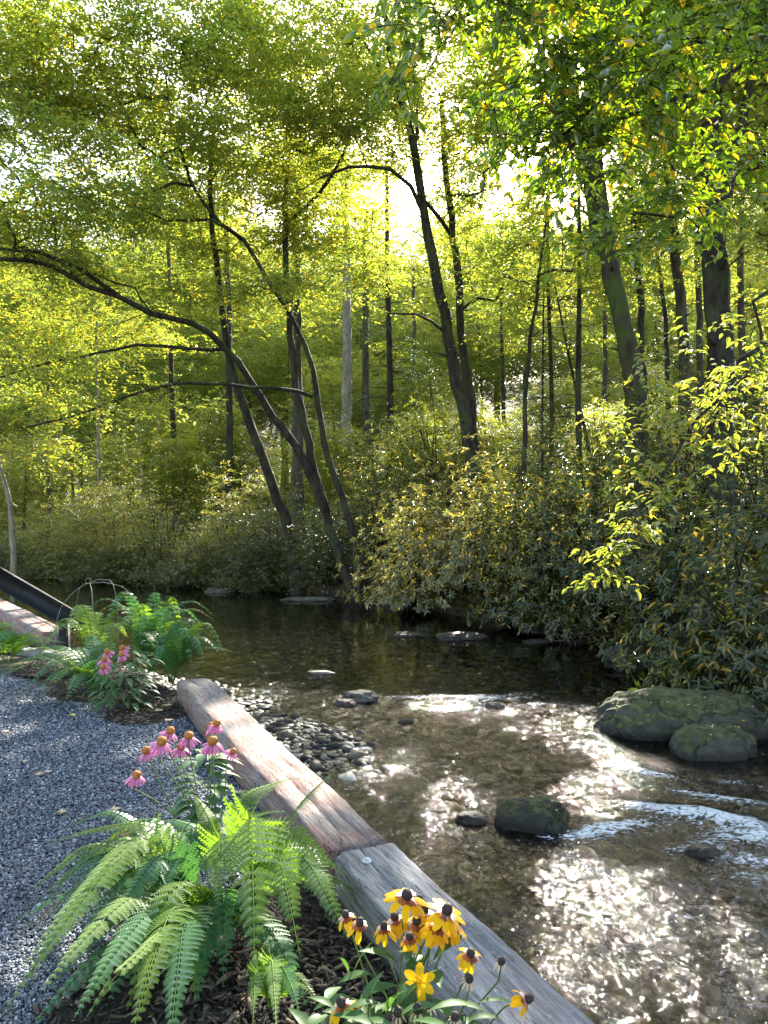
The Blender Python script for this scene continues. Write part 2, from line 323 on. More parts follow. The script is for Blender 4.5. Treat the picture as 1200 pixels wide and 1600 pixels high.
def terrain(X, Y):
    X = np.asarray(X, float); Y = np.asarray(Y, float)
    dn = -sdist(X, Y, NEAR)      # positive on the creek side of the near bank
    df = sdist(X, Y, FAR)        # positive on the creek side of the far bank
    bed_n = -.52-.10*np.clip(dn, 0, 3.2)+.02
    shallow = sstep(4.5, 7.5, Y-.25*X)*sstep(3.4, 1.2, dn)          # cobble bar beside the timber end
    bed = np.maximum(bed_n, -.98)-.12 + .15*shallow + .09*vnoise(X, Y, .8, 3)+.035*vnoise(X, Y, 2.7, 4)
    far_sh = sstep(9.5, 14, Y)*sstep(6.5, 2.5, dn)
    bed = bed*(1-far_sh)+(WATER-.13-.03*dn+.05*vnoise(X, Y, .9, 12))*far_sh
    bed = np.minimum(bed, WATER-.10+.11*shallow+.12*vnoise(X, Y, 1.3, 9))
    u = sstep(-.02, .22, dn); near = -.012+.0*X
    v = sstep(-.75, .15, df)
    dl = np.clip(-df, 0, 400)
    slope = .17+.05*np.tanh(X/12)
    far = -.05+np.minimum(slope*np.clip(dl-.3, 0, None), 4+.055*dl)+.21*np.clip(dl-45, 0, 130)*sstep(45, 80, dl)+.25*vnoise(X, Y, .35, 5)*sstep(0, 3, dl)+.10*vnoise(X, Y, 1.2, 6)
    z = near*(1-u)+bed*u
    z = np.where(df < .16, bed*v+far*(1-v), z)
    z = np.where(df < -.75, far, z)
    return z
def axis(lo, hi, c, fine, n):
    t = np.linspace(-1, 1, n); k = 3.6
    s = np.sinh(k*t)/math.sinh(k)
    a = np.where(s < 0, c+(c-lo)*s, c+(hi-c)*s); return a
def grid(xs, ys, zf):
    X, Y = np.meshgrid(xs, ys, indexing='ij'); Z = zf(X, Y); n, m = X.shape
    V = np.stack([X, Y, Z], -1).reshape(-1, 3)
    i = np.arange(n-1)[:, None]*m+np.arange(m-1)[None]
    return V, np.stack([i, i+m, i+m+1, i+1], -1).reshape(-1, 4), X, Y
M['soil'] = solid('forest_floor', [(.3, (.018, .013, .008)), (.5, (.04, .03, .016)), (.68, (.085, .058, .03)), (.8, (.05, .06, .018))], 1.3, .9, .8, 14, coord='Object', bdist=.05)
mb = MB(); V, Fc, X, Y = grid(axis(-260, 260, .5, .1, 420), axis(-60, 420, 7, .1, 420), terrain); mb.add(V, Fc)
tag(mb.build('ground', M['soil'], smooth=True), kind='structure')

# water
def watermat():
    m, t, out = newmat('creek_water'); L = t.links
    g = t.nodes.new('ShaderNodeNewGeometry'); mp = t.nodes.new('ShaderNodeMapping'); mp.inputs['Rotation'].default_value = (0, 0, R(-28)); mp.inputs['Scale'].default_value = (1.0, .62, 1); L.new(g.outputs['Position'], mp.inputs[0])
    at = t.nodes.new('ShaderNodeAttribute'); at.attribute_name = 'ripple'; af = t.nodes.new('ShaderNodeAttribute'); af.attribute_name = 'foam'
    n1 = noise(t, 3.6, 2, .5, mp.outputs[0], .5); n2 = noise(t, 13, 3, .6, mp.outputs[0], .6); n3 = noise(t, 48, 2, .6, mp.outputs[0], .3)
    def mul(a, k):
        q = t.nodes.new('ShaderNodeMath'); q.operation = 'MULTIPLY'; L.new(a, q.inputs[0])
        if hasattr(k, 'links'): L.new(k, q.inputs[1])
        else: q.inputs[1].default_value = k
        return q.outputs[0]
    def add(a, b):
        q = t.nodes.new('ShaderNodeMath'); L.new(a, q.inputs[0]); L.new(b, q.inputs[1]); return q.outputs[0]
    h = add(mul(n1.outputs[0], .075), mul(add(mul(n2.outputs[0], .036), mul(n3.outputs[0], .0075)), at.outputs['Fac']))
    b = t.nodes.new('ShaderNodeBump'); b.inputs['Strength'].default_value = 1.0; b.inputs['Distance'].default_value = 1.0; 
    hh = mul(h, add(mul(at.outputs['Fac'], .9), mul(n1.outputs[0], .08))); L.new(hh, b.inputs['Height'])
    fr = t.nodes.new('ShaderNodeFresnel'); fr.inputs[0].default_value = 1.33; L.new(b.outputs[0], fr.inputs['Normal'])
    gl = t.nodes.new('ShaderNodeBsdfGlossy'); gl.inputs[0].default_value = (1, 1, 1, 1); gl.inputs['Roughness'].default_value = .045; L.new(b.outputs[0], gl.inputs['Normal'])
    tr = t.nodes.new('ShaderNodeBsdfTransparent'); tr.inputs[0].default_value = (.56, .53, .37, 1)
    rf = t.nodes.new('ShaderNodeBsdfRefraction'); rf.inputs[0].default_value = (.66, .62, .44, 1); rf.inputs['Roughness'].default_value = .02; rf.inputs['IOR'].default_value = 1.33; L.new(b.outputs[0], rf.inputs['Normal'])
    m0 = t.nodes.new('ShaderNodeMixShader'); m0.inputs[0].default_value = .38; L.new(tr.outputs[0], m0.inputs[1]); L.new(rf.outputs[0], m0.inputs[2]); tr = m0
    mx = t.nodes.new('ShaderNodeMixShader'); L.new(fr.outputs[0], mx.inputs[0]); L.new(tr.outputs[0], mx.inputs[1]); L.new(gl.outputs[0], mx.inputs[2])
    fd = t.nodes.new('ShaderNodeBsdfDiffuse'); fd.inputs[0].default_value = (.60, .62, .62, 1); L.new(b.outputs[0], fd.inputs['Normal'])
    mpf = t.nodes.new('ShaderNodeMapping'); mpf.inputs['Rotation'].default_value = (0, 0, R(-40)); mpf.inputs['Scale'].default_value = (.75, 1.25, 1); L.new(g.outputs['Position'], mpf.inputs[0])
    nf = noise(t, 15, 10, .78, mpf.outputs[0], 1.8)
    s = t.nodes.new('ShaderNodeMath'); s.operation = 'ADD'; fc = t.nodes.new('ShaderNodeMapRange'); fc.clamp = False; fc.inputs[1].default_value = .41; fc.inputs[2].default_value = .60; L.new(nf.outputs[0], fc.inputs[0]); L.new(fc.outputs[0], s.inputs[0]); L.new(af.outputs['Fac'], s.inputs[1])
    fm = ramp(t, [(0.0, (0, 0, 0)), (1.0, (1, 1, 1))], None); ma = t.nodes.new('ShaderNodeMapRange'); ma.inputs[1].default_value = 1.05; ma.inputs[2].default_value = 1.45; ma.inputs[3].default_value = 0; ma.inputs[4].default_value = .95; L.new(s.outputs[0], ma.inputs[0])
    m2 = t.nodes.new('ShaderNodeMixShader'); L.new(ma.outputs[0], m2.inputs[0]); L.new(mx.outputs[0], m2.inputs[1]); L.new(fd.outputs[0], m2.inputs[2])
    L.new(m2.outputs[0], out.inputs[0]); return m
def blob(X, Y, p, rx, ry, ang=0):
    c, s = math.cos(ang), math.sin(ang); dx = X-p[0]; dy = Y-p[1]; u = (dx*c+dy*s)/rx; v = (-dx*s+dy*c)/ry
    return np.exp(-(u*u+v*v))
FOAM = [  # px, py, rx, ry, angle, strength
    ((960, 1300), .34, .12, .25, .62), ((1050, 1275), .42, .12, -.5, .60), ((1010, 1210), .34, .10, -.75, .5), ((1130, 1290), .45, .14, -.5, .55),
    ((1180, 1320), .4, .12, -.3, .55), ((1100, 1330), .25, .08, 0, .45), ((1160, 1260), .4, .08, -.4, .45),
    ((970, 1195), .12, .22, .3, .45), ((1075, 1240), .25, .06, -.6, .5), ((1150, 1225), .3, .05, -.4, .4), ((900, 1310), .2, .05, .2, .4), ((1190, 1350), .35, .07, -.2, .45), ((700, 1088), 1.0, .10, .1, .42), ((760, 1092), .5, .12, .1, .42), ((830, 1100), .3, .1, 0, .35), ((1180, 1370), .3, .1, 0, .35)]
def wz(X, Y):
    Z = np.full(X.shape, WATER)
    for (p, rx, ry, a, s) in FOAM[:7]:
        q = G(*p, WATER); Z += .085*s*blob(X, Y, q, rx*1.1, ry*1.5, a)
    amp = .25+.75*ripple(X, Y)
    return Z+amp*(.030*vnoise(X, Y, 2.4, 21)+.018*vnoise(X, Y, 6.1, 22))
def ripple(X, Y):
    s = Y+.45*X            # grows downstream to up
    r = sstep(10.3, 8.6, s)*.85+.04
    c = G(760, 1110, WATER); 
    r = r+.35*blob(X, Y, G(930, 1180, WATER), 1.2, 1.8)+.3*blob(X, Y, G(1080, 1280, WATER), 1.2, .9)
    r *= (.65+.9*(vnoise(X, Y, .9, 31)+.5))
    return np.clip(r, .03, 1.0)
xs = np.concatenate([np.linspace(-45, -6.2, 70), np.linspace(-6, 7.5, 300), np.linspace(7.7, 20, 20)])
ys = np.concatenate([np.linspace(-14, 0, 25), np.linspace(.1, 13, 300), np.linspace(13.2, 55, 110)])
mb = MB(); V, Fc, X, Y = grid(xs, ys, wz)
ok = ((-sdist(X, Y, NEAR) > -.12) & (sdist(X, Y, FAR) > -1.2)).ravel(); Fc = Fc[ok[Fc].all(1)]
used = np.unique(Fc); rm = np.full(len(V), -1); rm[used] = np.arange(len(used))
mb.add(V[used], rm[Fc]); wo = mb.build('water', watermat(), smooth=True); tag(wo, kind='structure')
Xu, Yu = X.ravel()[used], Y.ravel()[used]
fo = sum(s*1.15*blob(Xu, Yu, G(*p, WATER), rx, ry, a) for p, rx, ry, a, s in FOAM)
for nm, val in (('ripple', ripple(Xu, Yu)), ('foam', np.clip(fo*1.45-.05, 0, .95))):
    a = wo.data.attributes.new(nm, 'FLOAT', 'POINT'); a.data.foreach_set('value', val.astype(np.float32))

# ------------------------------------------------------------------ sun gaps
for px, py, r in [(935, 1430, .26), (955, 1150, .30), (930, 1245, .20), (720, 1260, .20), (700, 1092, .28), (610, 1195, .12), (1165, 1510, .12), (445, 1060, .35), (480, 1040, .25), (150, 932, 1.3), (70, 935, .9), (250, 955, .9), (340, 1000, .5), (520, 1070, .3), (400, 1120, .2), (860, 1110, .2), (980, 1200, .22)]:
    hole(G(px, py, WATER), r)
for px, py, r in [(430, 1150, .17), (490, 1210, .14), (380, 1110, .14)]: hole(G(px, py, .2), r)
for px, py, d, r in [(400, 1370, 2.3, .22), (490, 1230, 2.5, .12), (290, 1170, 3.2, .25), (170, 1520, 2.1, .12), (640, 1430, 1.7, .16), (120, 1400, 2.4, .12), (620, 1520, 1.7, .08)]: hole(W(px, py, d), r)
for px, py, d, r in [(860, 60, 4.8, .6), (960, 130, 5.2, .6), (830, 210, 4.9, .4), (1090, 200, 5.8, .6)]: hole(W(px, py, d), r, 2.2)
for px, py, d, r in [(690, 790, 16.5, 1.5), (640, 740, 18, 1.3), (760, 720, 17, 1.2), (880, 640, 16, 1.), (960, 870, 6.1, .7), (1020, 760, 6.3, .7), (1090, 660, 6.4, .8), (900, 720, 14, .6), (60, 960, 12, .9), (180, 950, 16, 1.), (40, 985, 9.2, .7), (860, 690, 17, .6), (1050, 640, 7, .5), (700, 880, 16, .4), (170, 750, 28, 1.6), (260, 740, 26.5, 1.6), (350, 760, 25, 1.2), (90, 800, 29, 1.2), (610, 820, 18, .4), (740, 730, 17, .6), (800, 800, 15, .3), (1130, 870, 10, .4), (1060, 980, 10, .3), (960, 800, 13, .5), (1150, 990, 8.5, .2)]:
    hole(W(px, py, d), r)

# ------------------------------------------------------------------ trees
DENS = 1.2
class Skel:
    def __init__(s): s.P = []; s.par = []; s.fix = []
    def stem(s, pts, r0, r1, start=-1, step=.45, jit=.02):
        Q = smoothpoly(pts, step); Q[1:-1] += rng.normal(0, jit, Q[1:-1].shape); last = start; n = len(Q); ids = []
        for i, q in enumerate(Q):
            s.P.append(q); s.par.append(last); s.fix.append(r0+(r1-r0)*i/(n-1)); last = len(s.P)-1; ids.append(last)
        return ids
    def near(s, p):
        A = np.array(s.P); return int(np.argmin(np.linalg.norm(A-p, axis=1)))
def grow(sk, T, up=.9, lump=.09, minz=None, seg=.5, droop=0.0):
    """connect crown points T to the skeleton with crooked branches; returns tips with their directions"""
    P = np.array(sk.P); n0 = len(P)
    cap = n0+len(T)*26; A = np.zeros((cap, 3)); A[:n0] = P; par = list(sk.par); n = n0
    elig = np.zeros(cap, bool); zmin = minz if minz is not None else P[:, 2].min()+1.5; elig[:n0] = P[:, 2] > zmin
    d0 = np.array([np.linalg.norm(P-t, axis=1).min() for t in T]); order = np.argsort(d0); tips = []
    for k in order:
        t = T[k]; D = A[:n]-t; dist = np.linalg.norm(D, axis=1); cost = dist+up*np.maximum(0, D[:, 2]+.25*np.hypot(D[:, 0], D[:, 1]))+np.where(elig[:n], 0, 1e6)+rng.random(n)*.15
        i = int(np.argmin(cost)); a = A[i]; L = dist[i]; m = min(24, max(2, int(L/seg)))
        out = t-a; side = rng.normal(0, 1, 3)*.10*L; q = [a]
        for j in range(1, m+1):
            s = j/m; p = a+out*s+side*math.sin(math.pi*s)+np.array([0, 0, (.10-droop)*L*math.sin(math.pi*s)])+rng.normal(0, lump*seg*.5, 3)*(j < m)
            q.append(p)
        last = i
        for p in q[1:]:
            if n >= cap: break
            A[n] = p; par.append(last); elig[n] = True; last = n; n += 1
        dr = q[-1]-q[-2] if len(q) > 1 else out; tips.append((q[-1], norm(dr+1e-6), last))
    return A[:n], np.array(par), n0, tips
def branch_mesh(mb, A, par, n0, fix, rt=.006, p=.5, k=4, rmax=1.):
    n = len(A); wgt = np.zeros(n); ch = np.zeros(n, int)
    for i in range(n-1, -1, -1):
        if ch[i] == 0: wgt[i] = 1
        if par[i] >= 0: wgt[par[i]] += wgt[i]; ch[par[i]] += 1
    r = np.minimum(rt*np.maximum(wgt, 1)**p, rmax)
    # main child chains
    best = np.full(n, -1)
    for i in range(n-1, n0-1, -1):
        q = par[i]
        if q >= 0 and (best[q] < 0 or wgt[best[q]] < wgt[i]): best[q] = i
    for i in range(n0, n):
        q = par[i]
        if q < n0 or best[q] != i:      # starts a chain
            ids = [q, i]; j = i
            while best[j] >= 0: j = best[j]; ids.append(j)
            rr = [min(r[x] if x >= n0 else 9, r[ids[1]]) if x == ids[0] else r[x] for x in ids]
            tube(mb, A[ids], rr, k, cap=False)
def sprays(mb, tips, ntw=6, nl=12, tl=(.45, .9), L=.09, wid=.5, tpl='mid', flat=.32, droop=.15, spread=.35, twigs=None, hang=.0, fwd=.5):
    K = len(tips); 
    C = np.repeat(np.array([t[0] for t in tips]), ntw, 0); D = np.repeat(np.array([t[1] for t in tips]), ntw, 0); n = len(C)
    ang = rng.random(n)*2*math.pi; H = np.stack([np.cos(ang), np.sin(ang), rng.normal(0, .25, n)], -1)
    dirs = norm(H+D*fwd); C = C+rng.normal(0, spread, C.shape)*np.array([1, 1, .5]); ln = rng.uniform(*tl, n)
    pn = norm(np.stack([rng.normal(0, flat, n), rng.normal(0, flat, n), np.ones(n)], -1)); side = norm(np.cross(pn, dirs))
    u = (np.arange(nl)+.5)/nl
    Pp = C[:, None]+dirs[:, None]*(ln[:, None]*u)[:, :, None]; Pp[:, :, 2] -= (droop*ln[:, None]*u**2)
    if twigs is not None:
        for i in range(n):
            q = np.vstack([C[i], Pp[i, nl//2], Pp[i, -1]]); tube(twigs, q, [.0045, .003, .0015], 3, cap=False)
    sg = np.where(np.arange(nl) % 2 == 0, 1., -1.)
    A = dirs[:, None]*.55+side[:, None]*sg[None, :, None]*.85+rng.normal(0, .22, (n, nl, 3)); A[:, :, 2] -= .12+hang
    Nn = pn[:, None]+rng.normal(0, .26, (n, nl, 3))
    Ls = L*rng.uniform(.65, 1.2, (n, nl)); Pp = Pp+rng.normal(0, .02, Pp.shape)
    leaves(mb, Pp.reshape(-1, 3), A.reshape(-1, 3), Nn.reshape(-1, 3), Ls.ravel(), wid, tpl)
def ellipt(specs, total):
    vols = np.array([s[4]*s[5]*s[6]*(s[7] if len(s) > 7 else 1) for s in [((0,)*0+tuple(s)) if len(s) > 6 else s for s in specs]]) if False else np.array([s[3]*s[4]*s[5]*(s[6] if len(s) > 6 else 1) for s in specs])
    cnt = np.maximum(3, (total*vols/vols.sum()).astype(int)); out = []
    for s, c in zip(specs, cnt):
        k = max(2, int(c/9)); v = norm(rng.normal(0, 1, (k, 3)))*(rng.random((k, 1))**.42)*np.array(s[3:6]); j = rng.integers(0, k, c); q = min(s[3], 2.2)*.30
        tl_ = rng.normal(0, .16, (k, 2)); o = rng.normal(0, 1, (c, 3))*np.array([q, q, .09]); o[:, 2] += (o[:, :2]*tl_[j]).sum(1)-.10*np.hypot(o[:, 0], o[:, 1])
        out.append(W(s[0], s[1], s[2])+v[j]+o)
    return np.concatenate(out)
def tree(name, label, stems, crown, ncl, bark='bark', leaf='leaf_green', kk=None, group=None, up=.9, br_r=.006, **sp):
    sk = Skel(); tm = MB(); base = None
    for st in stems:
        pts = [W(*p) for p in st['p']]
        if base is None:
            base = pts[0].copy(); g = terrain(base[0], base[1]); base[2] = float(g)-.15
            pts[0] = np.array([pts[0][0], pts[0][1], float(g)-.15]); start = -1
        elif st.get('own'): start = -1; pts[0][2] = float(terrain(pts[0][0], pts[0][1]))-.15
        else: start = sk.near(pts[0])
        i0 = len(sk.P); sk.stem(pts, st['r'][0], st['r'][1], start)
        Q = np.array(sk.P[i0:]); rr = np.array(sk.fix[i0:]); 
        if start == -1:
            rr = rr.copy(); h = Q[:, 2]-Q[0, 2]; rr *= 1+.75*np.exp(-h/.45)
        else: Q = np.vstack([sk.P[start], Q]); rr = np.concatenate([[rr[0]], rr])
        tube(tm, Q, rr, 10, lump=.055)
        for q_ in rng.integers(2, max(3, len(Q)-1), 5 if rr[0] > .1 else 2):
            if q_ < len(Q):
                a_ = rng.random()*6.28; dv = np.array([math.cos(a_), math.sin(a_), rng.uniform(-.2, .5)]); tube(tm, np.array([Q[q_], Q[q_]+dv*(rr[q_]+.06), Q[q_]+dv*(rr[q_]+rng.uniform(.1, .5))]), [rr[q_]*.30, rr[q_]*.2, .006], 5)
    root = empty(name, base, label, 'tree', group)
    tm.build('trunk', M[bark], root, smooth=True)
    ncl = int(ncl*DENS); sp['L'] = sp['L']*1.45
    T = ellipt(crown, ncl)
    A, par, n0, tips = grow(sk, T, up=up); bm_ = MB(); branch_mesh(bm_, A, par, n0, sk.fix, rt=br_r, rmax=.07)
    cm = MB(); tw = MB() if sp.pop('twigs', False) else None
    sp.setdefault('spread', .2); sp.setdefault('tl', (.55, 1.1)); sp.setdefault('flat', .14)
    sprays(cm, tips, twigs=tw, **sp)
    if tw is not None: bm_.v += tw.v; bm_.f += [f+bm_.n for f in tw.f]; bm_.n += tw.n
    bm_.build('branches', M[bark], root, smooth=True); cm.build('crown', M[leaf], root)
    return root

# leaning group on the far bank, left
tree('leaning_tree', 'leaning dark trunk left of the forked grey trees, upright crown', [
    dict(p=[(468, 935, 22.), (452, 830, 22), (425, 755, 22), (395, 670, 22), (370, 600, 22), (356, 540, 22), (345, 470, 21.8), (336, 390, 21.5), (328, 300, 21), (335, 190, 21)], r=(.19, .05))],
    [(330, 190, 21, 2.6, 2.4, 2.6), (420, 330, 21.5, 1.8, 2, 1.3), (250, 330, 21, 1.8, 1.8, 1.4), (380, 50, 21.5, 2.6, 2.4, 2.)], 260, L=.085, ntw=7, nl=13)
tree('forked_tree', 'grey tree forking at the water, its long limb arching far left', [
    dict(p=[(556, 950, 20.4), (535, 880, 20.4), (508, 800, 20.4), (472, 715, 20.3), (428, 650, 20), (388, 590, 19.6), (352, 545, 19.2), (300, 505, 18.6), (235, 490, 18), (185, 462, 17.6), (140, 447, 17.2), (80, 415, 16.8), (0, 403, 16.4), (-60, 400, 16)], r=(.155, .04)),
    dict(p=[(510, 800, 20.4), (490, 740, 20.5), (470, 640, 20.6), (455, 550, 20.7), (450, 470, 20.8), (446, 350, 21), (450, 220, 21), (455, 120, 21)], r=(.13, .04)),
    dict(p=[(562, 945, 20.2), (556, 860, 20.2), (532, 770, 20.1), (506, 690, 20), (496, 610, 20), (476, 540, 20), (448, 480, 19.8), (420, 440, 19.5), (384, 378, 19.2), (345, 350, 19), (300, 290, 18.6), (270, 285, 18.4), (235, 300, 18.2)], r=(.115, .035), own=1),
    dict(p=[(355, 545, 19.2), (300, 545, 18.6), (255, 541, 18.3), (212, 540, 18), (150, 553, 17.5), (80, 565, 17.2), (0, 590, 17)], r=(.05, .02)),
    dict(p=[(488, 620, 20), (440, 607, 19.4), (360, 602, 18.6), (270, 602, 18), (200, 620, 17.6), (110, 650, 17.2), (40, 668, 17)], r=(.05, .02)),
    dict(p=[(185, 462, 17.6), (120, 420, 17.), (60, 395, 16.5), (-20, 385, 16.2)], r=(.06, .03)),
    dict(p=[(384, 378, 19.2), (330, 345, 18.6), (260, 345, 18.), (210, 322, 17.6)], r=(.05, .025)),
    dict(p=[(300, 290, 18.6), (270, 200, 18.2), (258, 110, 18)], r=(.04, .02)),
    dict(p=[(446, 350, 21), (500, 300, 21), (540, 230, 21), (560, 120, 21)], r=(.06, .03))],
    [(90, 300, 16.6, 3.6, 2.4, 1.7), (200, 130, 17.5, 3.6, 2.6, 2.2), (420, 130, 19.5, 2.8, 2.6, 2.4), (40, 520, 17, 2.2, 1.8, .9, .7), (200, 590, 17.6, 2.4, 1.4, .7, .6), (60, 150, 16.5, 1.8, 2., 1.5), (90, 20, 17, 2.2, 2, 1.3), (250, 430, 19, 2.4, 1.6, 1.0, .8), (80, 430, 18.5, 2.2, 1.6, .8, .8), (330, 420, 18.6, 2.0, 1.6, .9, .8), (540, 400, 20.5, 1.6, 1.6, 1.2, .8)],
    760, bark='bark', L=.085, ntw=7, nl=13)
tree('tall_tree', 'tall dark twin trunk rising behind the sunlit rhododendron, centre', [
    dict(p=[(748, 860, 21), (742, 760, 21), (732, 690, 21), (722, 630, 21), (708, 560, 21), (694, 490, 21), (680, 420, 21), (664, 345, 21), (655, 280, 21), (640, 200, 21), (622, 140, 21), (606, 60, 21), (596, -30, 21)], r=(.21, .07)),
    dict(p=[(752, 850, 21.4), (740, 720, 21.4), (735, 620, 21.6), (722, 540, 21.8), (716, 430, 22), (705, 340, 22), (695, 250, 22), (690, 150, 22)], r=(.18, .07), own=1),
    dict(p=[(662, 335, 21), (640, 290, 20.6), (610, 266, 20.3), (575, 258, 20), (545, 262, 19.8), (500, 278, 19.6)], r=(.065, .03)),
    dict(p=[(696, 520, 21), (675, 502, 20.7), (650, 492, 20.5), (610, 490, 20.2)], r=(.05, .02)),
    dict(p=[(668, 318, 21), (690, 345, 21.3), (706, 370, 21.8)], r=(.06, .06)),
    dict(p=[(640, 200, 21), (608, 160, 20.8), (590, 100, 20.6), (565, 60, 20.5)], r=(.05, .025)),
    dict(p=[(652, 215, 21), (655, 150, 21), (680, 90, 21), (700, 30, 21)], r=(.05, .025))],
    [(570, 60, 21, 2.8, 2.4, 1.8), (720, 120, 21.5, 2.6, 2.4, 2.2), (520, 230, 20.5, 1.7, 1.8, 1.1), (800, 260, 22, 2.0, 2.2, 1.8), (870, 420, 22.5, 2.2, 2., 1.9, 2.2), (620, 250, 21.5, 1.6, 1.8, 1.), (720, 240, 22, 1.4, 1.8, 1.), (540, 360, 23, 1.5, 1.5, 1.1), (690, 300, 23, 1.0, 1.4, .7), (600, 180, 21, 1.8, 2, 1.2), (610, -60, 21, 3, 2.5, 1.8), (770, 330, 22.5, 2.0, 2., 1.4, .8), (470, 330, 21, 1.3, 1.8, 1.5, .7), (860, 150, 22, 2.2, 2, 2.)],
    760, L=.085, ntw=7, nl=13)
tree('mossy_tree', 'broad mossy green trunk leaning left above the shrubs, right of centre', [
    dict(p=[(1000, 760, 15.5), (992, 620, 15.5), (975, 520, 15.5), (958, 430, 15.5), (943, 350, 15.5), (932, 260, 15.5), (925, 140, 15.5), (920, 0, 15.5)], r=(.245, .13)),
    dict(p=[(960, 440, 15.5), (930, 370, 15.7), (925, 330, 15.8), (905, 230, 15.9)], r=(.12, .06))],
    [(900, 60, 15.5, 2.4, 2.2, 1.8), (1000, 0, 15.5, 2.2, 2, 1.6), (900, 260, 15, 1.3, 1.4, 1.0, .7), (850, 120, 15.5, 1.6, 1.6, 1.3)], 260, bark='bark_moss', L=.09, ntw=7, nl=13)
tree('big_tree', 'thickest straight furrowed trunk at the upper right, with a forked limb', [
    dict(p=[(1128, 720, 14), (1126, 600, 14), (1122, 480, 14), (1118, 380, 14), (1113, 260, 14), (1108, 120, 14), (1104, -60, 14)], r=(.27, .19)),
    dict(p=[(1126, 330, 14), (1140, 270, 13.8), (1158, 200, 13.6), (1175, 120, 13.5), (1195, 20, 13.4)], r=(.10, .05))],
    [(1130, 20, 13.5, 2.6, 2.2, 1.6), (1210, 330, 14, 1.4, 1.6, 1.3, .7), (1040, -60, 13.5, 2, 2, 1.5)], 190, L=.09, ntw=7, nl=13)
for nm, lb, p, r, cr, bk in [
    ('slender_tree', 'young slim tree added as creek shade, between the black pole and the tall twin trunk', [(815, 700, 19), (822, 600, 19), (838, 480, 19), (850, 380, 19), (855, 300, 19)], (.08, .03), [(865, 430, 19, 1.9, 1.8, 1.9), (935, 375, 19, 1.3, 1.4, 1.2)], 'bark'),  # added tree: its crown blocks sun from the water
    ('straight_tree', 'straight pale trunk between the mossy trunk and the thickest trunk', [(1072, 640, 24), (1066, 500, 24), (1055, 400, 24), (1047, 260, 24), (1040, 60, 24)], (.19, .13), [(1040, 60, 24, 2.6, 2.4, 2.4), (1060, 330, 24.5, 2., 2, 2.2, .6)], 'bark_grey'),
    ('slender_tree', 'slender trunk just right of the mossy leaning trunk', [(1010, 640, 22), (1001, 480, 22), (992, 380, 22), (985, 260, 22), (980, 100, 22)], (.12, .06), [(985, 120, 22, 2.2, 2.2, 2.2), (960, 360, 22.5, 1.8, 1.8, 2, 1.)], 'bark'),
    ('slender_tree', 'thin crooked trunk left of the straight pale trunk', [(1046, 620, 28), (1040, 500, 28), (1028, 400, 28), (1020, 250, 28), (1010, 120, 28)], (.10, .05), [(1015, 160, 28, 2.4, 2.2, 2.4)], 'bark'),
    ('slender_tree', 'greyish slim trunk hugging the left side of the thickest trunk', [(1098, 600, 26), (1092, 480, 26), (1090, 330, 26), (1086, 120, 26)], (.13, .08), [(1090, 180, 26, 2.2, 2, 2.6)], 'bark_grey'),
    ('slender_tree', 'slim dark trunk at the right edge of the picture', [(1215, 620, 20), (1204, 440, 20), (1196, 300, 20), (1190, 150, 20)], (.10, .06), [(1200, 200, 20, 1.6, 1.8, 1.8)], 'bark')]:
    tree(nm, lb, [dict(p=p, r=r)], cr, 115 if 'young' in lb else 240, bark=bk, L=.09, ntw=6, nl=12, tpl='far')
# thin conifers in the middle: poles with horizontal dead and needled boughs
def conifer(label, px_b, py_b, px_t, py_t, d, r, n=26, lean=0.0, lo=.12, Lmax=2.2, group='slim conifers across the creek'):
    b = W(px_b, py_b, d); tp = W(px_t, py_t, d); gz = float(terrain(b[0], b[1])); b = b+(tp-b)*((gz-b[2])/(tp[2]-b[2])); b[2] = gz-.1
    root = empty('conifer', b, label, 'tree', group); tm = MB(); Q = smoothpoly([b, b+(tp-b)*.35+rng.normal(0, .06, 3), b+(tp-b)*.7+rng.normal(0, .06, 3), tp], .5); tube(tm, Q, np.linspace(r, r*.35, len(Q)), 8, .04)
    tm.build('trunk', M['bark'], root, smooth=True); bb = MB(); cm = MB(); tips = []
    for i in range(n):
        s = lo+(1-lo)*(i+.5)/n; q = b+(tp-b)*s; a = rng.random()*6.28; L = Lmax*(1.05-s)*rng.uniform(.6, 1.1)+.3
        dr = np.array([math.cos(a), math.sin(a), -.12]); P = smoothpoly([q, q+dr*L*.5+[0, 0, .08], q+dr*L+[0, 0, -.12*L]], .3); tube(bb, P, np.linspace(.022, .005, len(P)), 4, cap=False)
        if s > .3 or rng.random() < .4:
            for k in range(2, len(P)): tips.append((P[k], dr, 0))
    if tips: sprays(cm, tips, ntw=5, nl=16, tl=(.3, .65), L=.06, wid=.4, tpl='far', spread=.08, flat=.15)
    bb.build('branches', M['bark'], root); cm.build('crown', M['leaf_hemlock'], root)
conifer('straight black conifer pole just right of centre, needles only high up', 906, 640, 903, 230, 22, .12, 22, lo=.45, Lmax=1.4)
conifer('thin conifer with bare horizontal twigs left of the straight black pole', 860, 690, 858, 250, 23, .09, 34, Lmax=1.8)
conifer('thinnest conifer pole standing against its taller neighbour', 849, 690, 852, 380, 25, .05, 24, Lmax=1.4)
conifer('slanting thin conifer crossing behind the straight black pole', 908, 645, 866, 440, 24, .075, 18, Lmax=1.2)
conifer('conifer with layered boughs in front of the bright sky gap', 607, 690, 604, 250, 33, .20, 84, Lmax=3.4)

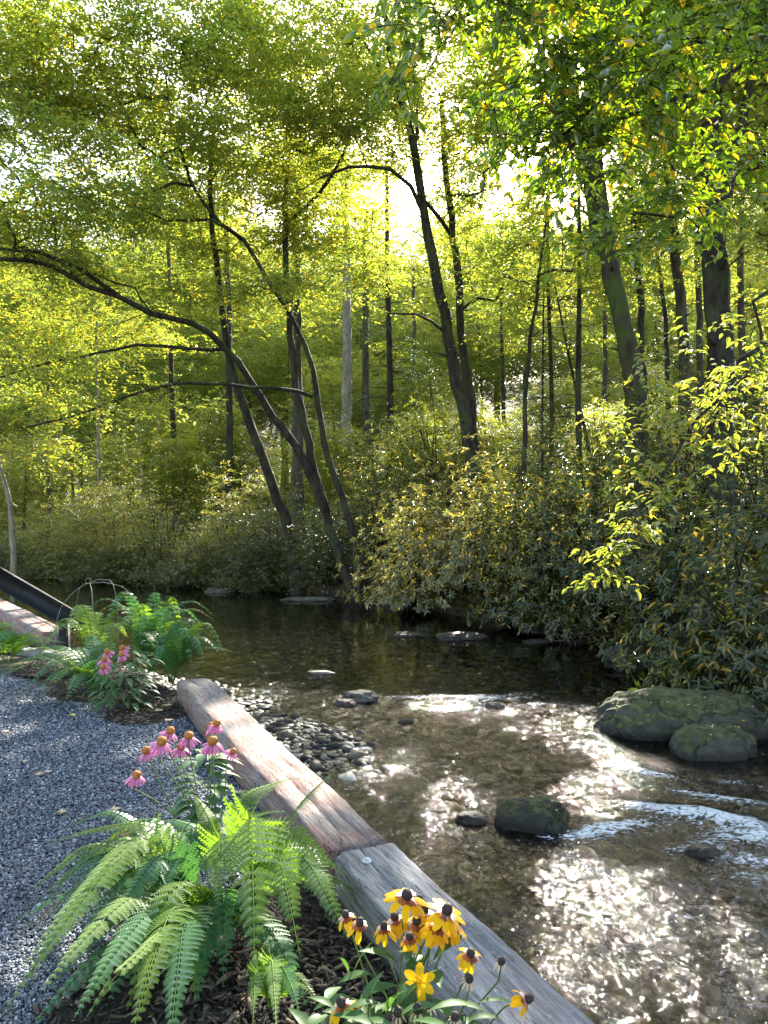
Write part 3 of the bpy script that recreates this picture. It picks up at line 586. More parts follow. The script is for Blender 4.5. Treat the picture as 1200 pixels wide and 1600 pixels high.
# background trunks with crowns
BG = [(541, 690, 538, 260, 36, .30, 'bark_pale', 'pale straight trunk, thickest of the three poles behind the forked tree'),
      (573, 690, 571, 330, 40, .26, 'bark_grey', 'grey straight trunk, middle one of the three poles behind the forked tree'),
      (467, 700, 462, 300, 27, .24, 'bark_grey', 'grey trunk half hidden behind the upright stem of the forked tree'),
      (358, 690, 350, 300, 36, .20, 'bark', 'dark trunk in the yellow foliage behind the leaning tree'),
      (275, 700, 262, 330, 38, .16, 'bark', 'dark trunk beyond the low sweeping boughs, left of the leaning tree'),
      (160, 790, 150, 480, 33, .09, 'bark_pale', 'slim white trunk rising from the yellow bushes on the left'),
      (78, 770, 74, 560, 31, .09, 'bark_grey', 'pale crooked trunk above the dark hollow at far left'),
      (650, 690, 646, 420, 46, .16, 'bark_grey', 'thin distant trunk left of the tall twin trunk'),
      (790, 690, 784, 380, 42, .14, 'bark', 'thin distant trunk right of the tall twin trunk'),
      (1160, 640, 1158, 200, 30, .18, 'bark_grey', 'grey trunk right of the thickest trunk, among yellow leaves'),
      (945, 640, 940, 350, 34, .14, 'bark_grey', 'distant grey trunk left of the mossy leaning trunk')]
for (a, b_, c, d_, dd, r, bk, lb) in BG:
    tree('background_tree', lb, [dict(p=[(a, b_, dd), ((a+c)/2+rng.uniform(-4, 4), (b_+d_)/2, dd), (c, d_, dd)], r=(r, r*.5))],
         [(c, d_-10, dd, 3.2, 3, 2.6), ((a+c)/2, (b_+d_)/2-20, dd+.5, 2.6, 2.4, 2.6, .12 if a < 500 else .5)], 95, bark=bk, leaf='leaf_yellow', group='trees behind the far bank', L=.12, ntw=6, nl=11, tl=(.6, 1.1), tpl='far', spread=.5, br_r=.007)
# small pale leaning trunk at the far left edge
tree('small_tree', 'small pale leaning trunk before the dark hollow at the left edge', [dict(p=[(24, 840, 27), (15, 790, 27), (2, 740, 27), (-12, 690, 26.5), (-30, 620, 26)], r=(.12, .06))],
     [(-10, 640, 26, 2.0, 1.8, 1.6), (60, 690, 26, 1.6, 1.4, .8)], 90, bark='bark_pale', leaf='leaf_yellow', L=.11, ntw=6, nl=11, tpl='far')

# far trees: four prototypes copied with their parts
def proto(i):
    h = [17, 14, 20, 9][i]; sk = Skel(); Q = np.array([[0, 0, -.3], [rng.normal(0, .2), rng.normal(0, .2), h*.4], [rng.normal(0, .4), rng.normal(0, .4), h*.85]])
    sk.stem(Q, .2, .06); tm = MB(); tube(tm, np.array(sk.P), sk.fix, 8, .03)
    n = [330, 260, 400, 190][i]; lo = [.22, .12, .3, .05][i]
    v = norm(rng.normal(0, 1, (n, 3)))*(rng.random((n, 1))**.4); T = np.array([0, 0, h*(.5+lo/2+.02)])+v*np.array([h*.28, h*.28, h*(.5-lo/2)])
    A, par, n0, tips = grow(sk, T); bm_ = MB(); branch_mesh(bm_, A, par, n0, sk.fix, rt=.008, k=3, rmax=.06)
    cm = MB(); global HOLES; keep = HOLES; HOLES = []; sprays(cm, tips, ntw=8, nl=12, tl=(.7, 1.3), L=.19, wid=.55, tpl='far', spread=.5); HOLES = keep
    bk = [M['bark'], M['bark_grey'], M['bark'], M['bark_pale']][i]; lf = [M['leaf_yellow'], M['leaf_yellow'], M['leaf_green'], M['leaf_sun']][i]
    out = []
    for nm, mbx, mt in (('trunk', tm, bk), ('branches', bm_, bk), ('crown', cm, lf)):
        me = mbx.data(nm, smooth=(nm != 'crown')); me.materials.append(mt); out.append((nm, me))
    return out
protos = [proto(i) for i in range(4)]
def farlabel(px, row, i):
    zone = [(60, 'at the left edge'), (160, 'behind the small pale leaning trunk'), (300, 'behind the yellow bushes'), (420, 'behind the leaning tree'), (500, 'behind the forked tree'), (640, 'behind the three poles'), (760, 'behind the tall twin trunk'), (900, 'behind the thin conifers'), (1040, 'behind the mossy trunk'), (1160, 'behind the thickest trunk'), (9999, 'at the right edge')]
    z = next(t for lim, t in zone if px < lim)
    kind = ['yellow-green tree', 'bushy yellow-green tree', 'tall green tree', 'bright yellow sapling'][i]
    return f"{kind} {z}, {['nearest', 'second', 'third', 'fourth', 'fifth', 'sixth', 'farthest'][row]} row of the wood"
rs = np.random.default_rng(11)
spots = []
for row, (d, n, kinds) in enumerate(((29, 9, [3]), (35, 12, [3, 3, 1]), (42, 13, [1, 3, 0]), (50, 14, [0, 1, 2]), (60, 16, [0, 2, 1]), (74, 18, [2, 0]), (92, 20, [2, 0]))):
    for k in range(n):
        px = -120+1440*(k+.5+rs.uniform(-.35, .35))/n; dq = d*rs.uniform(.93, 1.07); kd = kinds[rs.integers(len(kinds))]
        if px < 500 and row == 0: continue
        if -130 < px < 1330: spots.append((px, dq, kd, row))
seen = {}
for px, d, i, row in spots:
    x = (px-600)/F*d; z = float(terrain(x, d))
    if True: pass
    if 575 < px < 680 and d > 40 and i != 3: i = 1
    lb = farlabel(px, row, i); seen[lb] = seen.get(lb, 0)+1; lb += ['', ', right one', ', rightmost one'][min(2, seen[lb]-1)]
    root = empty('forest_tree', (x, d, z), lb, 'tree', 'trees of the wood behind the creek'); root.rotation_euler = (0, 0, rs.uniform(0, 6.28)); hh = max(4.5, 1.5+.61*(d-25.4)-z); hh = min(hh, .34*d-2.) if (575 < px < 680) else hh*.72 if (px < 450 and row < 3) else hh; s = rs.uniform(.78, 1.12)*hh/[17, 14, 20, 9][i]; root.scale = (s, s, s)
    for nm, me in protos[i]:
        o = bpy.data.objects.new(nm, me); link(o, root)

# ------------------------------------------------------------------ overhanging tree on the right with large leaves
def overhang():
    base = np.array([7.9, 7.2, 0.]); base[2] = float(terrain(base[0], base[1]))-.1
    root = empty('overhanging_tree', base, 'large-leaved tree outside the right edge, its drooping boughs hang over the creek', 'tree')
    sk = Skel(); a = sk.stem([base, base+[-.3, -.2, 2.5], base+[-.8, -.5, 5.], base+[-1.5, -1, 7.5]], .22, .09)
    sk.stem([sk.P[a[9]], W(1230, 520, 6.8), W(1150, 590, 6.6), W(1080, 660, 6.4), W(1020, 760, 6.2), W(965, 850, 6.1), W(918, 915, 6.)], .05, .004, a[9], .3)
    sk.stem([sk.P[a[9]], W(1240, 430, 6.8), W(1190, 560, 6.5), W(1130, 620, 6.3), W(1085, 690, 6.2)], .04, .006, a[9], .3)
    sk.stem([sk.P[a[12]], W(1240, 80, 6.2), W(1130, 125, 5.8), W(1040, 160, 5.4), W(960, 190, 5.2), W(890, 230, 5)], .05, .012, a[12], .3)
    sk.stem([sk.P[a[12]], W(1220, -120, 6.), W(1000, -80, 5.4), W(820, -30, 5.), W(720, 30, 4.8)], .05, .012, a[12], .3)
    b = sk.stem([sk.P[a[10]], W(1230, 250, 6.6), W(1140, 300, 6.), W(1050, 345, 5.8), W(980, 330, 5.6)], .04, .01, a[10], .3)
    tm = MB(); 
    for k in range(1, len(sk.P)):
        pass
    # limb tubes
    P = np.array(sk.P); par = np.array(sk.par); fix = np.array(sk.fix)
    chains = []; cur = [0]
    for i in range(1, len(P)):
        if par[i] == i-1: cur.append(i)
        else: chains.append(cur); cur = [par[i], i]
    chains.append(cur)
    for c in chains: tube(tm, P[c], fix[c] if c[0] == 0 else np.concatenate([[fix[c[1]]], fix[c[1:]]]), 8, .03)
    tm.build('trunk', M['bark'], root, smooth=True)
    up = ellipt([(860, 40, 4.8, .85, .7, .55, 1.2), (1000, 110, 5.3, 1.0, .8, .55), (820, 190, 4.9, .55, .6, .38, 1.), (930, 290, 5.2, .65, .6, .35, .7), (1130, 90, 5.8, .9, .8, .6, .6), (1060, 300, 5.9, .7, .6, .4, .35), (1160, 240, 6.2, .7, .6, .6, .35), (730, 40, 4.8, .35, .5, .25, 1.), (890, 400, 5.4, .3, .4, .2, .5), (760, 140, 4.8, .2, .4, .3, .8), (1180, -20, 6, .9, .8, .6, .8)], 300)
    lo = []
    for q, s, n in (((930, 900, 6), .05, 4), ((955, 865, 6.1), .08, 8), ((990, 820, 6.2), .10, 10), ((1030, 770, 6.3), .15, 12), ((1060, 710, 6.3), .25, 16), ((1010, 660, 6.4), .2, 9), ((1090, 650, 6.4), .3, 20), ((1150, 600, 6.6), .4, 22), ((1120, 550, 6.7), .35, 16), ((1180, 660, 6.4), .2, 10), ((1050, 600, 6.6), .25, 8), ((1190, 540, 6.8), .35, 14)):
        n = max(3, int(n*.55)); lo.append(W(*q)+rng.normal(0, 1, (n, 3))*s*np.array([1, 1, .45]))
    lo = np.concatenate(lo)
    A, par, n0, tips = grow(sk, np.concatenate([up, lo]), up=.2, seg=.25, minz=2.0, droop=.05)
    bm_ = MB(); branch_mesh(bm_, A, par, n0, sk.fix, rt=.0022, k=4, rmax=.02)
    hi = [t for t in tips if t[0][2] > 3.35]; low = [t for t in tips if t[0][2] <= 3.35]
    cm = MB(); sprays(cm, hi, ntw=4, nl=8, tl=(.2, .42), L=.085, wid=.52, tpl='near', spread=.10, flat=.35, hang=.3, twigs=bm_)
    bm_.build('branches', M['bark'], root, smooth=True); cm.build('crown', M['leaf_over'], root)
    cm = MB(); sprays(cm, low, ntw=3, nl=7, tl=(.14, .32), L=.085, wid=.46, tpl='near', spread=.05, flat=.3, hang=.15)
    o = cm.build('drooping_spray', M['leaf_sun'], root); o['label'] = 'sunlit yellow-green spray drooping towards the water'  # paler leaf colour than the crown, with the sunlight painted into it
overhang()

# ------------------------------------------------------------------ shrubs on the far bank
def shrub(name, label, px, py_top, d, rx, ry, h, n, leaf='leaf_rhodo', rosette=True, L=.12, wid=.30, nl=8, group=None, over=0.0, cat='shrub'):
    x = (px-600)/F*d; z0 = float(terrain(x, d)); top = W(px, py_top, d)[2]; h = max(h, top-z0) if h else top-z0; z0 -= .05
    base = np.array([x, d, z0]); root = empty(name, base, label, cat, group)
    v = norm(rng.normal(0, 1, (n, 3))); v[:, 2] = np.abs(v[:, 2])*1.0-.12*(rng.random(n) < .5); rad = rng.random((n, 1))**.33
    lump = 1+.25*np.sin(v[:, 0:1]*5+px)*np.cos(v[:, 1:2]*4+px)+.1*rng.normal(0, 1, (n, 1))
    C = base+np.array([0, -over, h*.10])+v*rad*lump*np.array([rx, ry, h*.88]); C[:, 2] = np.maximum(C[:, 2], WATER+.12+rng.random(n)*.3)
    st = MB(); k = min(n, 60)
    for j in range(k):
        q = C[j]; b = base+rng.normal(0, .18, 3)*[1, 1, 0]; m = (b+q)/2+rng.normal(0, .15, 3)+[0, 0, .1*h]; P = smoothpoly([b, m, q], .35); tube(st, P, np.linspace(.028, .006, len(P)), 4, cap=False)
    st.build('stems', M['bark'], root, smooth=True); cm = MB()
    if rosette:
        D = norm(v*[1, 1, .6]+[0, -.2, .45]+rng.normal(0, .3, (n, 3))); ref = norm(rng.normal(0, 1, (n, 3))); X = norm(np.cross(D, ref)); Y = np.cross(D, X)
        a = (np.arange(nl)/nl*2*math.pi)[None]+rng.random((n, 1))*6.28+rng.normal(0, .2, (n, nl))
        rad_ = np.cos(a)[:, :, None]*X[:, None]+np.sin(a)[:, :, None]*Y[:, None]
        A = rad_+D[:, None]*rng.uniform(-.1, .6, (n, nl, 1)); A[:, :, 2] -= rng.uniform(.0, .6, (n, nl)); N = D[:, None]+rng.normal(0, .15, (n, nl, 3))-rad_*.1
        P = np.repeat(C[:, None], nl, 1)+D[:, None]*rng.normal(0, .02, (n, nl, 1))
        leaves(cm, P.reshape(-1, 3), A.reshape(-1, 3), N.reshape(-1, 3), L*rng.uniform(.7, 1.15, n*nl), wid, 'mid')
    else:
        sprays(cm, [(c, vv, 0) for c, vv in zip(C, v)], ntw=2, nl=nl, tl=(.3, .6), L=L, wid=wid, tpl='far', spread=.12, flat=.5, droop=.3)
    cm.build('foliage', M[leaf], root); return root
RH = [(815, 880, 15.0, 1.1, .8, 420, .5, 'low rhododendron fringe hanging over the dark ledge stones'), (885, 900, 13.9, .9, .8, 380, .5, 'low rhododendron fringe left of the brown matted roots'),
   # px, top py, depth, rx, ry, n, over, leaf, label
    (1190, 780, 8.6, 1.3, 1.3, 900, .5, 'dark rhododendron overhanging the water beside the big boulder, right edge'),
    (1110, 700, 10.8, 1.6, 1.5, 1000, .6, 'tall dark rhododendron behind the mossy double boulder'),
    (1010, 690, 12.6, 1.5, 1.5, 900, .6, 'dark rhododendron above the brown streamside roots'),
    (930, 650, 14.2, 1.6, 1.5, 1000, .7, 'rhododendron with white glinting leaves under the straight black conifer'),
    (850, 690, 15.2, 1.5, 1.4, 900, .7, 'rhododendron hanging low over the dark pool, right of the sunlit one'),
    (740, 700, 17.0, 1.7, 1.6, 1200, .8, 'sunlit rhododendron with yellowing leaves in front of the tall twin trunk'),
    (650, 740, 18.2, 1.5, 1.5, 1000, .7, 'sunlit rhododendron beside the foot of the forked tree'),
    (600, 650, 22.5, 2.2, 1.8, 900, 0, 'rhododendron crest on the slope behind the forked tree foot'),
    (800, 630, 19.5, 2.2, 1.8, 1000, 0, 'rhododendron crest on the slope right of the tall twin trunk'),
    (960, 600, 17.5, 1.8, 1.8, 800, 0, 'rhododendron around the base of the mossy leaning trunk'),
    (1080, 520, 16.5, 2.2, 1.8, 900, 0, 'high rhododendron left of the thickest trunk'),
    (1190, 500, 15., 1.8, 1.8, 800, 0, 'high rhododendron right of the thickest trunk'),
    (690, 600, 27, 2.8, 2., 700, 0, 'pale rhododendron far up the slope behind the tall twin trunk')]
for px, pt, d, rx, ry, n, ov, lb in RH:
    shrub('rhododendron', lb, px, pt, d, rx, ry, 0, n, over=ov, leaf='leaf_rhodo_sunlit' if 'sunlit rh' in lb and 'other' not in lb and 'right of' not in lb else 'leaf_rhodo', group='rhododendrons on the far bank', L=.125 if d < 20 else .14, wid=.32)
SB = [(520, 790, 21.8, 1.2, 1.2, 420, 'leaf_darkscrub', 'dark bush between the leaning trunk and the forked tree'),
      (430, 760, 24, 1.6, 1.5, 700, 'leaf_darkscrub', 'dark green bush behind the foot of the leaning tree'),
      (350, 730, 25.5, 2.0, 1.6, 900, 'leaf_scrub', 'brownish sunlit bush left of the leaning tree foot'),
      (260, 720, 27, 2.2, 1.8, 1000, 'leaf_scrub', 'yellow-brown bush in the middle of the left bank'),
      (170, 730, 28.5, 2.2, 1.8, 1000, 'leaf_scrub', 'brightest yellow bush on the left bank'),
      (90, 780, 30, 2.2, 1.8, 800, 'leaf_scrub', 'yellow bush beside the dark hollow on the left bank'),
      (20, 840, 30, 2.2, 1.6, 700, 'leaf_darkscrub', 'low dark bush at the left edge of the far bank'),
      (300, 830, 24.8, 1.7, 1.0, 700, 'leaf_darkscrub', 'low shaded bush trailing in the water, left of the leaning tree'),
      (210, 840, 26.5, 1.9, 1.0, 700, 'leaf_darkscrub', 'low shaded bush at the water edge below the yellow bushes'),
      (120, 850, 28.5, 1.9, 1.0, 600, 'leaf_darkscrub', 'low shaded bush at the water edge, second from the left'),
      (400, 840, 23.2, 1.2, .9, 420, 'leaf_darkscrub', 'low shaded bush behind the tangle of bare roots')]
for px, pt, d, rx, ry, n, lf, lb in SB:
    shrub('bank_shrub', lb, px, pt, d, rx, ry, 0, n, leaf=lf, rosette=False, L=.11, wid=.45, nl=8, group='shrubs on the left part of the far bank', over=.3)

# low undergrowth over the whole slope behind the bank
def undergrowth(n=90000):
    d = 20*(130/20)**(rng.random(n)**.8); px = rng.uniform(-260, 1460, n); x = (px-600)/F*d; ok = sdist(x, d, FAR) < -2.0; x, d = x[ok], d[ok]; n = len(x)
    cl = vnoise(x, d, .5, 61)+.5*vnoise(x, d, 1.6, 62); h = np.clip(.35+1.6*cl, .05, 2.0)*rng.random(n)*(1+d/60); P = np.stack([x, d, terrain(x, d)+h], 1)
    a = rng.random(n)*6.28; A = np.stack([np.cos(a), np.sin(a), rng.normal(-.1, .4, n)], 1); N = norm(rng.normal(0, .45, (n, 3))+[0, 0, 1]); m = MB()
    leaves(m, P, A, N, (.10+.0035*d)*rng.uniform(.7, 1.2, n), .6, 'far'); tag(m.build('undergrowth', M['leaf_sun']), kind='stuff')
undergrowth()
# ------------------------------------------------------------------ stones
def icos(sub=2):
    t = (1+5**.5)/2; v = np.array([[-1, t, 0], [1, t, 0], [-1, -t, 0], [1, -t, 0], [0, -1, t], [0, 1, t], [0, -1, -t], [0, 1, -t], [t, 0, -1], [t, 0, 1], [-t, 0, -1], [-t, 0, 1]], float)
    f = [[0, 11, 5], [0, 5, 1], [0, 1, 7], [0, 7, 10], [0, 10, 11], [1, 5, 9], [5, 11, 4], [11, 10, 2], [10, 7, 6], [7, 1, 8], [3, 9, 4], [3, 4, 2], [3, 2, 6], [3, 6, 8], [3, 8, 9], [4, 9, 5], [2, 4, 11], [6, 2, 10], [8, 6, 7], [9, 8, 1]]
    v = list(norm(v))
    for _ in range(sub):
        nf = []; c = {}
        def mid(a, b):
            k = (min(a, b), max(a, b))
            if k not in c: v.append(norm(v[a]+v[b])); c[k] = len(v)-1
            return c[k]
        for a, b, q in f:
            x, y, z = mid(a, b), mid(b, q), mid(q, a); nf += [[a, x, z], [b, y, x], [q, z, y], [x, y, z]]
        f = nf
    return np.array(v), np.array(f)
IC = {k: icos(k) for k in (1, 2, 4, 5)}
def sphnoise(v, s, seed):
    r = np.random.default_rng(seed); o = np.zeros(len(v))
    for k in range(4):
        A = r.normal(0, s*1.7**k, (3, 3)); ph = r.random(3)*6.28; o += np.sin(v@A+ph).sum(1)/3/1.6**k
    return o
def rock(name, label, c, size, rot, mat, seed, amp=.16, tilt=0, group=None, flat=.75, cat='rock'):
    v, f = IC[5 if max(size) > .5 else 4]; n = sphnoise(v, 1.6, seed); n2 = sphnoise(v, 6, seed+1)
    q = np.sign(v)*np.abs(v)**.93
    n3 = sphnoise(v, 14, seed+2); rid = np.abs(sphnoise(v, 2.4, seed+3)); p = q*(1+amp*n[:, None]-.10*rid[:, None]+.045*n2[:, None]+.014*n3[:, None])*np.array(size)
    cap_ = size[2]*(flat+.10*sphnoise(v, 1.3, seed+4)+.05*n2); p[:, 2] = np.where(p[:, 2] > cap_, cap_+.30*(p[:, 2]-cap_), p[:, 2])
    ca, sa = math.cos(rot), math.sin(rot); ct, stt = math.cos(tilt), math.sin(tilt)
    x, z = p[:, 0]*ct-p[:, 2]*stt, p[:, 0]*stt+p[:, 2]*ct; p = np.stack([x*ca-p[:, 1]*sa, x*sa+p[:, 1]*ca, z], 1)+np.asarray(c)
    m = MB(); m.add(p, f); o = m.build(name, M[mat], origin=tuple(c), smooth=True); return tag(o, label, cat, group)
def stone(px, py, wpx, hgt, dep, *a, dz=0., **k):
    """stone whose visible middle sits at px,py on the water; wpx = width in photo pixels"""
    c = G(px, py, WATER); return c, wpx/F*c[1]/2
def R_(name, label, px, py, wpx, h, ratio, rot, mat, seed, **k):
    c, rx = stone(px, py, wpx, h, 0); c = c.copy(); c[2] = WATER+h*.12; return rock(name, label, c, (rx, rx*ratio, h), rot, mat, seed, **k)
R_('boulder', 'large flat mossy boulder strewn with yellow leaves in the creek', 1064, 1142, 240, .44, .56, -.12, 'mossrock', 5, amp=.12, flat=.80)
R_('boulder', 'smaller mossy boulder leaning on the front of the large one', 1112, 1176, 142, .27, .55, .1, 'mossrock', 9, amp=.1)
R_('boulder', 'single mossy rock in mid creek between the two sun glitters', 832, 1290, 118, .19, .62, -.35, 'mossrock', 14, amp=.11, tilt=.12)
R_('boulder', 'pale brown boulder at the far bank under the brown roots', 985, 1028, 92, .25, .7, .1, 'rock', 21)
R_('boulder', 'low grey stone behind the large mossy boulder', 1096, 1058, 68, .10, .6, 0, 'rock_wet', 23)
R_('boulder', 'rounded stone at the right edge behind the large boulder', 1188, 1080, 40, .15, .8, 0, 'rock_wet', 24)
R_('boulder', 'grey flat stone with a pointed end on the cobble shallows', 566, 1092, 58, .10, .6, -.2, 'rock', 26)
R_('boulder', 'dark stone just left below the grey flat stone', 538, 1102, 36, .07, .7, .2, 'rock_wet', 27)
R_('boulder', 'brown wet ledge stone under the rhododendron, left one', 640, 993, 48, .05, .6, 0, 'rock_wet', 30)
R_('boulder', 'brown wet ledge stone under the rhododendron, middle one', 722, 997, 82, .10, .6, 0, 'rock_wet', 31)
R_('boulder', 'dark ledge stone under the rhododendron, right one', 842, 1003, 50, .05, .5, .3, 'rock_wet', 32)
R_('boulder', 'small brown stone left of the pale brown boulder', 900, 1002, 44, .07, .7, 0, 'rock_wet', 33)
R_('boulder', 'long low stone at the foot of the leaning tree', 478, 938, 84, .09, .5, 0, 'rock', 35)
R_('boulder', 'stone left of the bare roots on the far bank', 343, 925, 46, .13, .7, 0, 'rock', 36)
R_('boulder', 'reddish stone beneath the bare roots', 392, 924, 32, .35, .7, 0, 'rock', 37)
R_('boulder', 'flat stone at the far water edge behind the wire loop', 112, 906, 46, .08, .6, 0, 'rock', 38)
R_('boulder', 'flat pale stone at the far water edge, leftmost', 50, 902, 70, .07, .5, 0, 'rock', 39)
R_('boulder', 'dark stone breaking the sun glitter beside the timber joint', 735, 1284, 52, .07, .7, .1, 'rock_wet', 41)
R_('boulder', 'golden submerged stone on the edge of the cobble shallows', 500, 1052, 44, .04, .5, -.1, 'rock', 42)
R_('boulder', 'small dark stone at the edge of the shallow riffle', 635, 1130, 26, .05, .7, .1, 'rock_wet', 43)
R_('boulder', 'dark stone at the edge of the white riffle line', 775, 1105, 30, .06, .7, .1, 'rock_wet', 44)
R_('boulder', 'submerged brown rock in the white rapid', 1100, 1335, 70, .07, .7, .1, 'rock_wet', 45)

def pebbles(n, region, smin, smax, zfun, sub=1, flatz=.55, seed=1, ang=.0, mat='cobble', name='river_cobbles'):
    r = np.random.default_rng(seed); P = region(r, n); n = len(P); v, f = IC[sub]
    s = smin*(smax/smin)**(r.random(n)**1.8); sx = s*r.uniform(.7, 1.3, n); sy = s*r.uniform(.6, 1., n); sz = s*r.uniform(.3, .7, n)*flatz/.55
    a = r.random(n)*6.28; jit = 1+.16*r.normal(0, 1, (n, len(v)))
    q = v[None]*jit[:, :, None]*np.stack([sx, sy, sz], 1)[:, None]
    x = q[:, :, 0]*np.cos(a)[:, None]-q[:, :, 1]*np.sin(a)[:, None]; y = q[:, :, 0]*np.sin(a)[:, None]+q[:, :, 1]*np.cos(a)[:, None]
    z = zfun(P[:, 0], P[:, 1])+sz*.35
    V = np.stack([x+P[:, 0:1], y+P[:, 1:2], q[:, :, 2]+z[:, None]], -1); F_ = (np.arange(n)*len(v))[:, None, None]+f[None]
    m = MB(); m.add(V.reshape(-1, 3), F_.reshape(-1, 3)); return m
def creekpts(r, n):
    # denser near the camera
    d = 1.6*(30/1.6)**(r.random(n*4)); px = r.uniform(-60, 1260, n*4); x = (px-600)/F*d
    ok = (-sdist(x, d, NEAR) > .05) & (sdist(x, d, FAR) > -.3); P = np.stack([x, d], 1)[ok]; return P[:n]
m = pebbles(34000, creekpts, .010, .085, terrain); tag(m.build('river_cobbles', M['cobble'], smooth=True), kind='stuff')
def barpts(r, n):
    P = np.stack([r.uniform(-4.5, 2.5, n*6), r.uniform(4, 15, n*6)], 1); dn = -sdist(P[:, 0], P[:, 1], NEAR); dens = sstep(4.2, 6.5, P[:, 1]-.25*P[:, 0])*sstep(3.2, .8, dn)*(dn > .03)
    return P[r.random(len(P)) < dens][:n]
m = pebbles(13000, barpts, .008, .07, lambda x, y: terrain(x, y)+.004, seed=5, flatz=.34, mat='cobble'); tag(m.build('cobble_bar', M['cobble'], smooth=True), kind='stuff')

# gravel
def gravel_region(X, Y):
    dn = sdist(X, Y, NEAR); e = 1.05+.22*vnoise(X, Y, 1.1, 41)
    # mulch pockets
    mu = np.full(X.shape, -1.)
    for p, r in MULCH: mu = np.maximum(mu, 1-np.hypot(X-p[0], Y-p[1])/(r*(1+.25*vnoise(X, Y, 2.5, 43))))
    return (dn > .28+.9*sstep(5.8, 7., Y)) & (mu < 0), mu
MULCH = [(G(440, 1500, 0), .60), (G(330, 1600, 0), .5), (G(225, 1118, 0), .32), (G(262, 1092, 0), .42), (G(110, 1045, 0), .5), (G(520, 1560, 0), .5), (G(30, 1012, 0), .45), (G(205, 1072, 0), .65), (G(700, 1700, 0), .8)]
M['gravel_base'] = solid('gravel_base', [(.3, (.02, .022, .026)), (.6, (.07, .077, .088))], 60, .8, .6, 80, coord='Object', bdist=.01)
xs = np.linspace(-16, 3, 200); ys = np.linspace(-6, 12, 200); V, Fc, X, Y = grid(xs, ys, lambda X, Y: np.full(X.shape, .002)+.008*vnoise(X, Y, 2., 51))
ok = (sdist(X, Y, NEAR) > .1+.9*sstep(5.8, 7., Y)).ravel(); Fc = Fc[ok[Fc].all(1)]; mb = MB(); mb.add(V, Fc); tag(mb.build('gravel_path', M['gravel_base'], smooth=True), kind='structure')
def gpts(r, n):
    d = 1.2*(11/1.2)**(r.random(n*3)**.9); px = r.uniform(-80, 760, n*3); x = (px-600)/F*d; ok, mu = gravel_region(x, d); P = np.stack([x, d], 1)[ok & (sdist(x, d, NEAR) > .2)]; return P[:n]
CH = np.array([[-1, -.8, -.6], [1, -1, -.5], [.8, .9, -.7], [-.9, 1, -.5], [-.6, -.5, .7], [.7, -.7, .5], [.5, .6, .8], [-.8, .4, .5]])*.6
CHF = np.array([[0, 3, 2, 1], [4, 5, 6, 7], [0, 1, 5, 4], [1, 2, 6, 5], [2, 3, 7, 6], [3, 0, 4, 7]])
def chips(P, z, size, el=(1, 1, 1), seed=3, tilt=.5):
    r = np.random.default_rng(seed); n = len(P); s = size*r.uniform(.55, 1.35, n); q = CH[None]*(1+.28*r.normal(0, 1, (n, 8, 3)))*np.array(el)*s[:, None, None]
    a = r.random(n)*6.28; b = r.normal(0, tilt, n); c = r.normal(0, tilt, n)
    x, y, zz = q[..., 0], q[..., 1], q[..., 2]
    y, zz = y*np.cos(b)[:, None]-zz*np.sin(b)[:, None], y*np.sin(b)[:, None]+zz*np.cos(b)[:, None]
    x, zz = x*np.cos(c)[:, None]-zz*np.sin(c)[:, None], x*np.sin(c)[:, None]+zz*np.cos(c)[:, None]
    x, y = x*np.cos(a)[:, None]-y*np.sin(a)[:, None], x*np.sin(a)[:, None]+y*np.cos(a)[:, None]
    V = np.stack([x+P[:, 0:1], y+P[:, 1:2], zz+np.asarray(z)[:, None]], -1); m = MB(); m.add(V.reshape(-1, 3), ((np.arange(n)*8)[:, None, None]+CHF[None]).reshape(-1, 4)); return m
P = gpts(np.random.default_rng(61), 100000); dd = P[:, 1]
m = chips(P, .008+np.random.default_rng(2).random(len(P))*.012, (.0048+.00145*dd), el=(1.15, .9, .6)); tag(m.build('gravel', M['gravel']), kind='stuff')
# mulch sheet pieces + chips
def mpts(r, n):
    out = []
    for p, rr in MULCH:
        k = int(n*rr*rr/3); a = r.random(k)*6.28; q = rr*1.08*np.sqrt(r.random(k)); out.append(np.stack([p[0]+q*np.cos(a), p[1]+q*np.sin(a)], 1))
    P = np.concatenate(out); return P[sdist(P[:, 0], P[:, 1], NEAR) > .16]
r_ = np.random.default_rng(71); P = mpts(r_, 9000); al = -sdist(P[:, 0], P[:, 1], NEAR)
m = chips(P, .012+r_.random(len(P))*.035, .012, el=(3.2, .75, .45), seed=8, tilt=.3); tag(m.build('mulch', M['mulch_chip']), kind='stuff')
M['mulch_base'] = solid('mulch_base', [(.3, (.012, .009, .007)), (.6, (.04, .03, .022))], 50, .9, .8, 70, bdist=.02)
xs = np.linspace(-4.5, 1.6, 170); ys = np.linspace(.3, 9.5, 240); V, Fc, X, Y = grid(xs, ys, lambda X, Y: .012+.012*vnoise(X, Y, 5, 52))
g_, mu = gravel_region(X, Y); sd = sdist(X, Y, NEAR); ok = ((mu > -.02) & (sd > .12)).ravel(); Fc = Fc[ok[Fc].all(1)]; mb = MB(); mb.add(V, Fc); tag(mb.build('mulch_bed', M['mulch_base'], smooth=True), kind='structure')

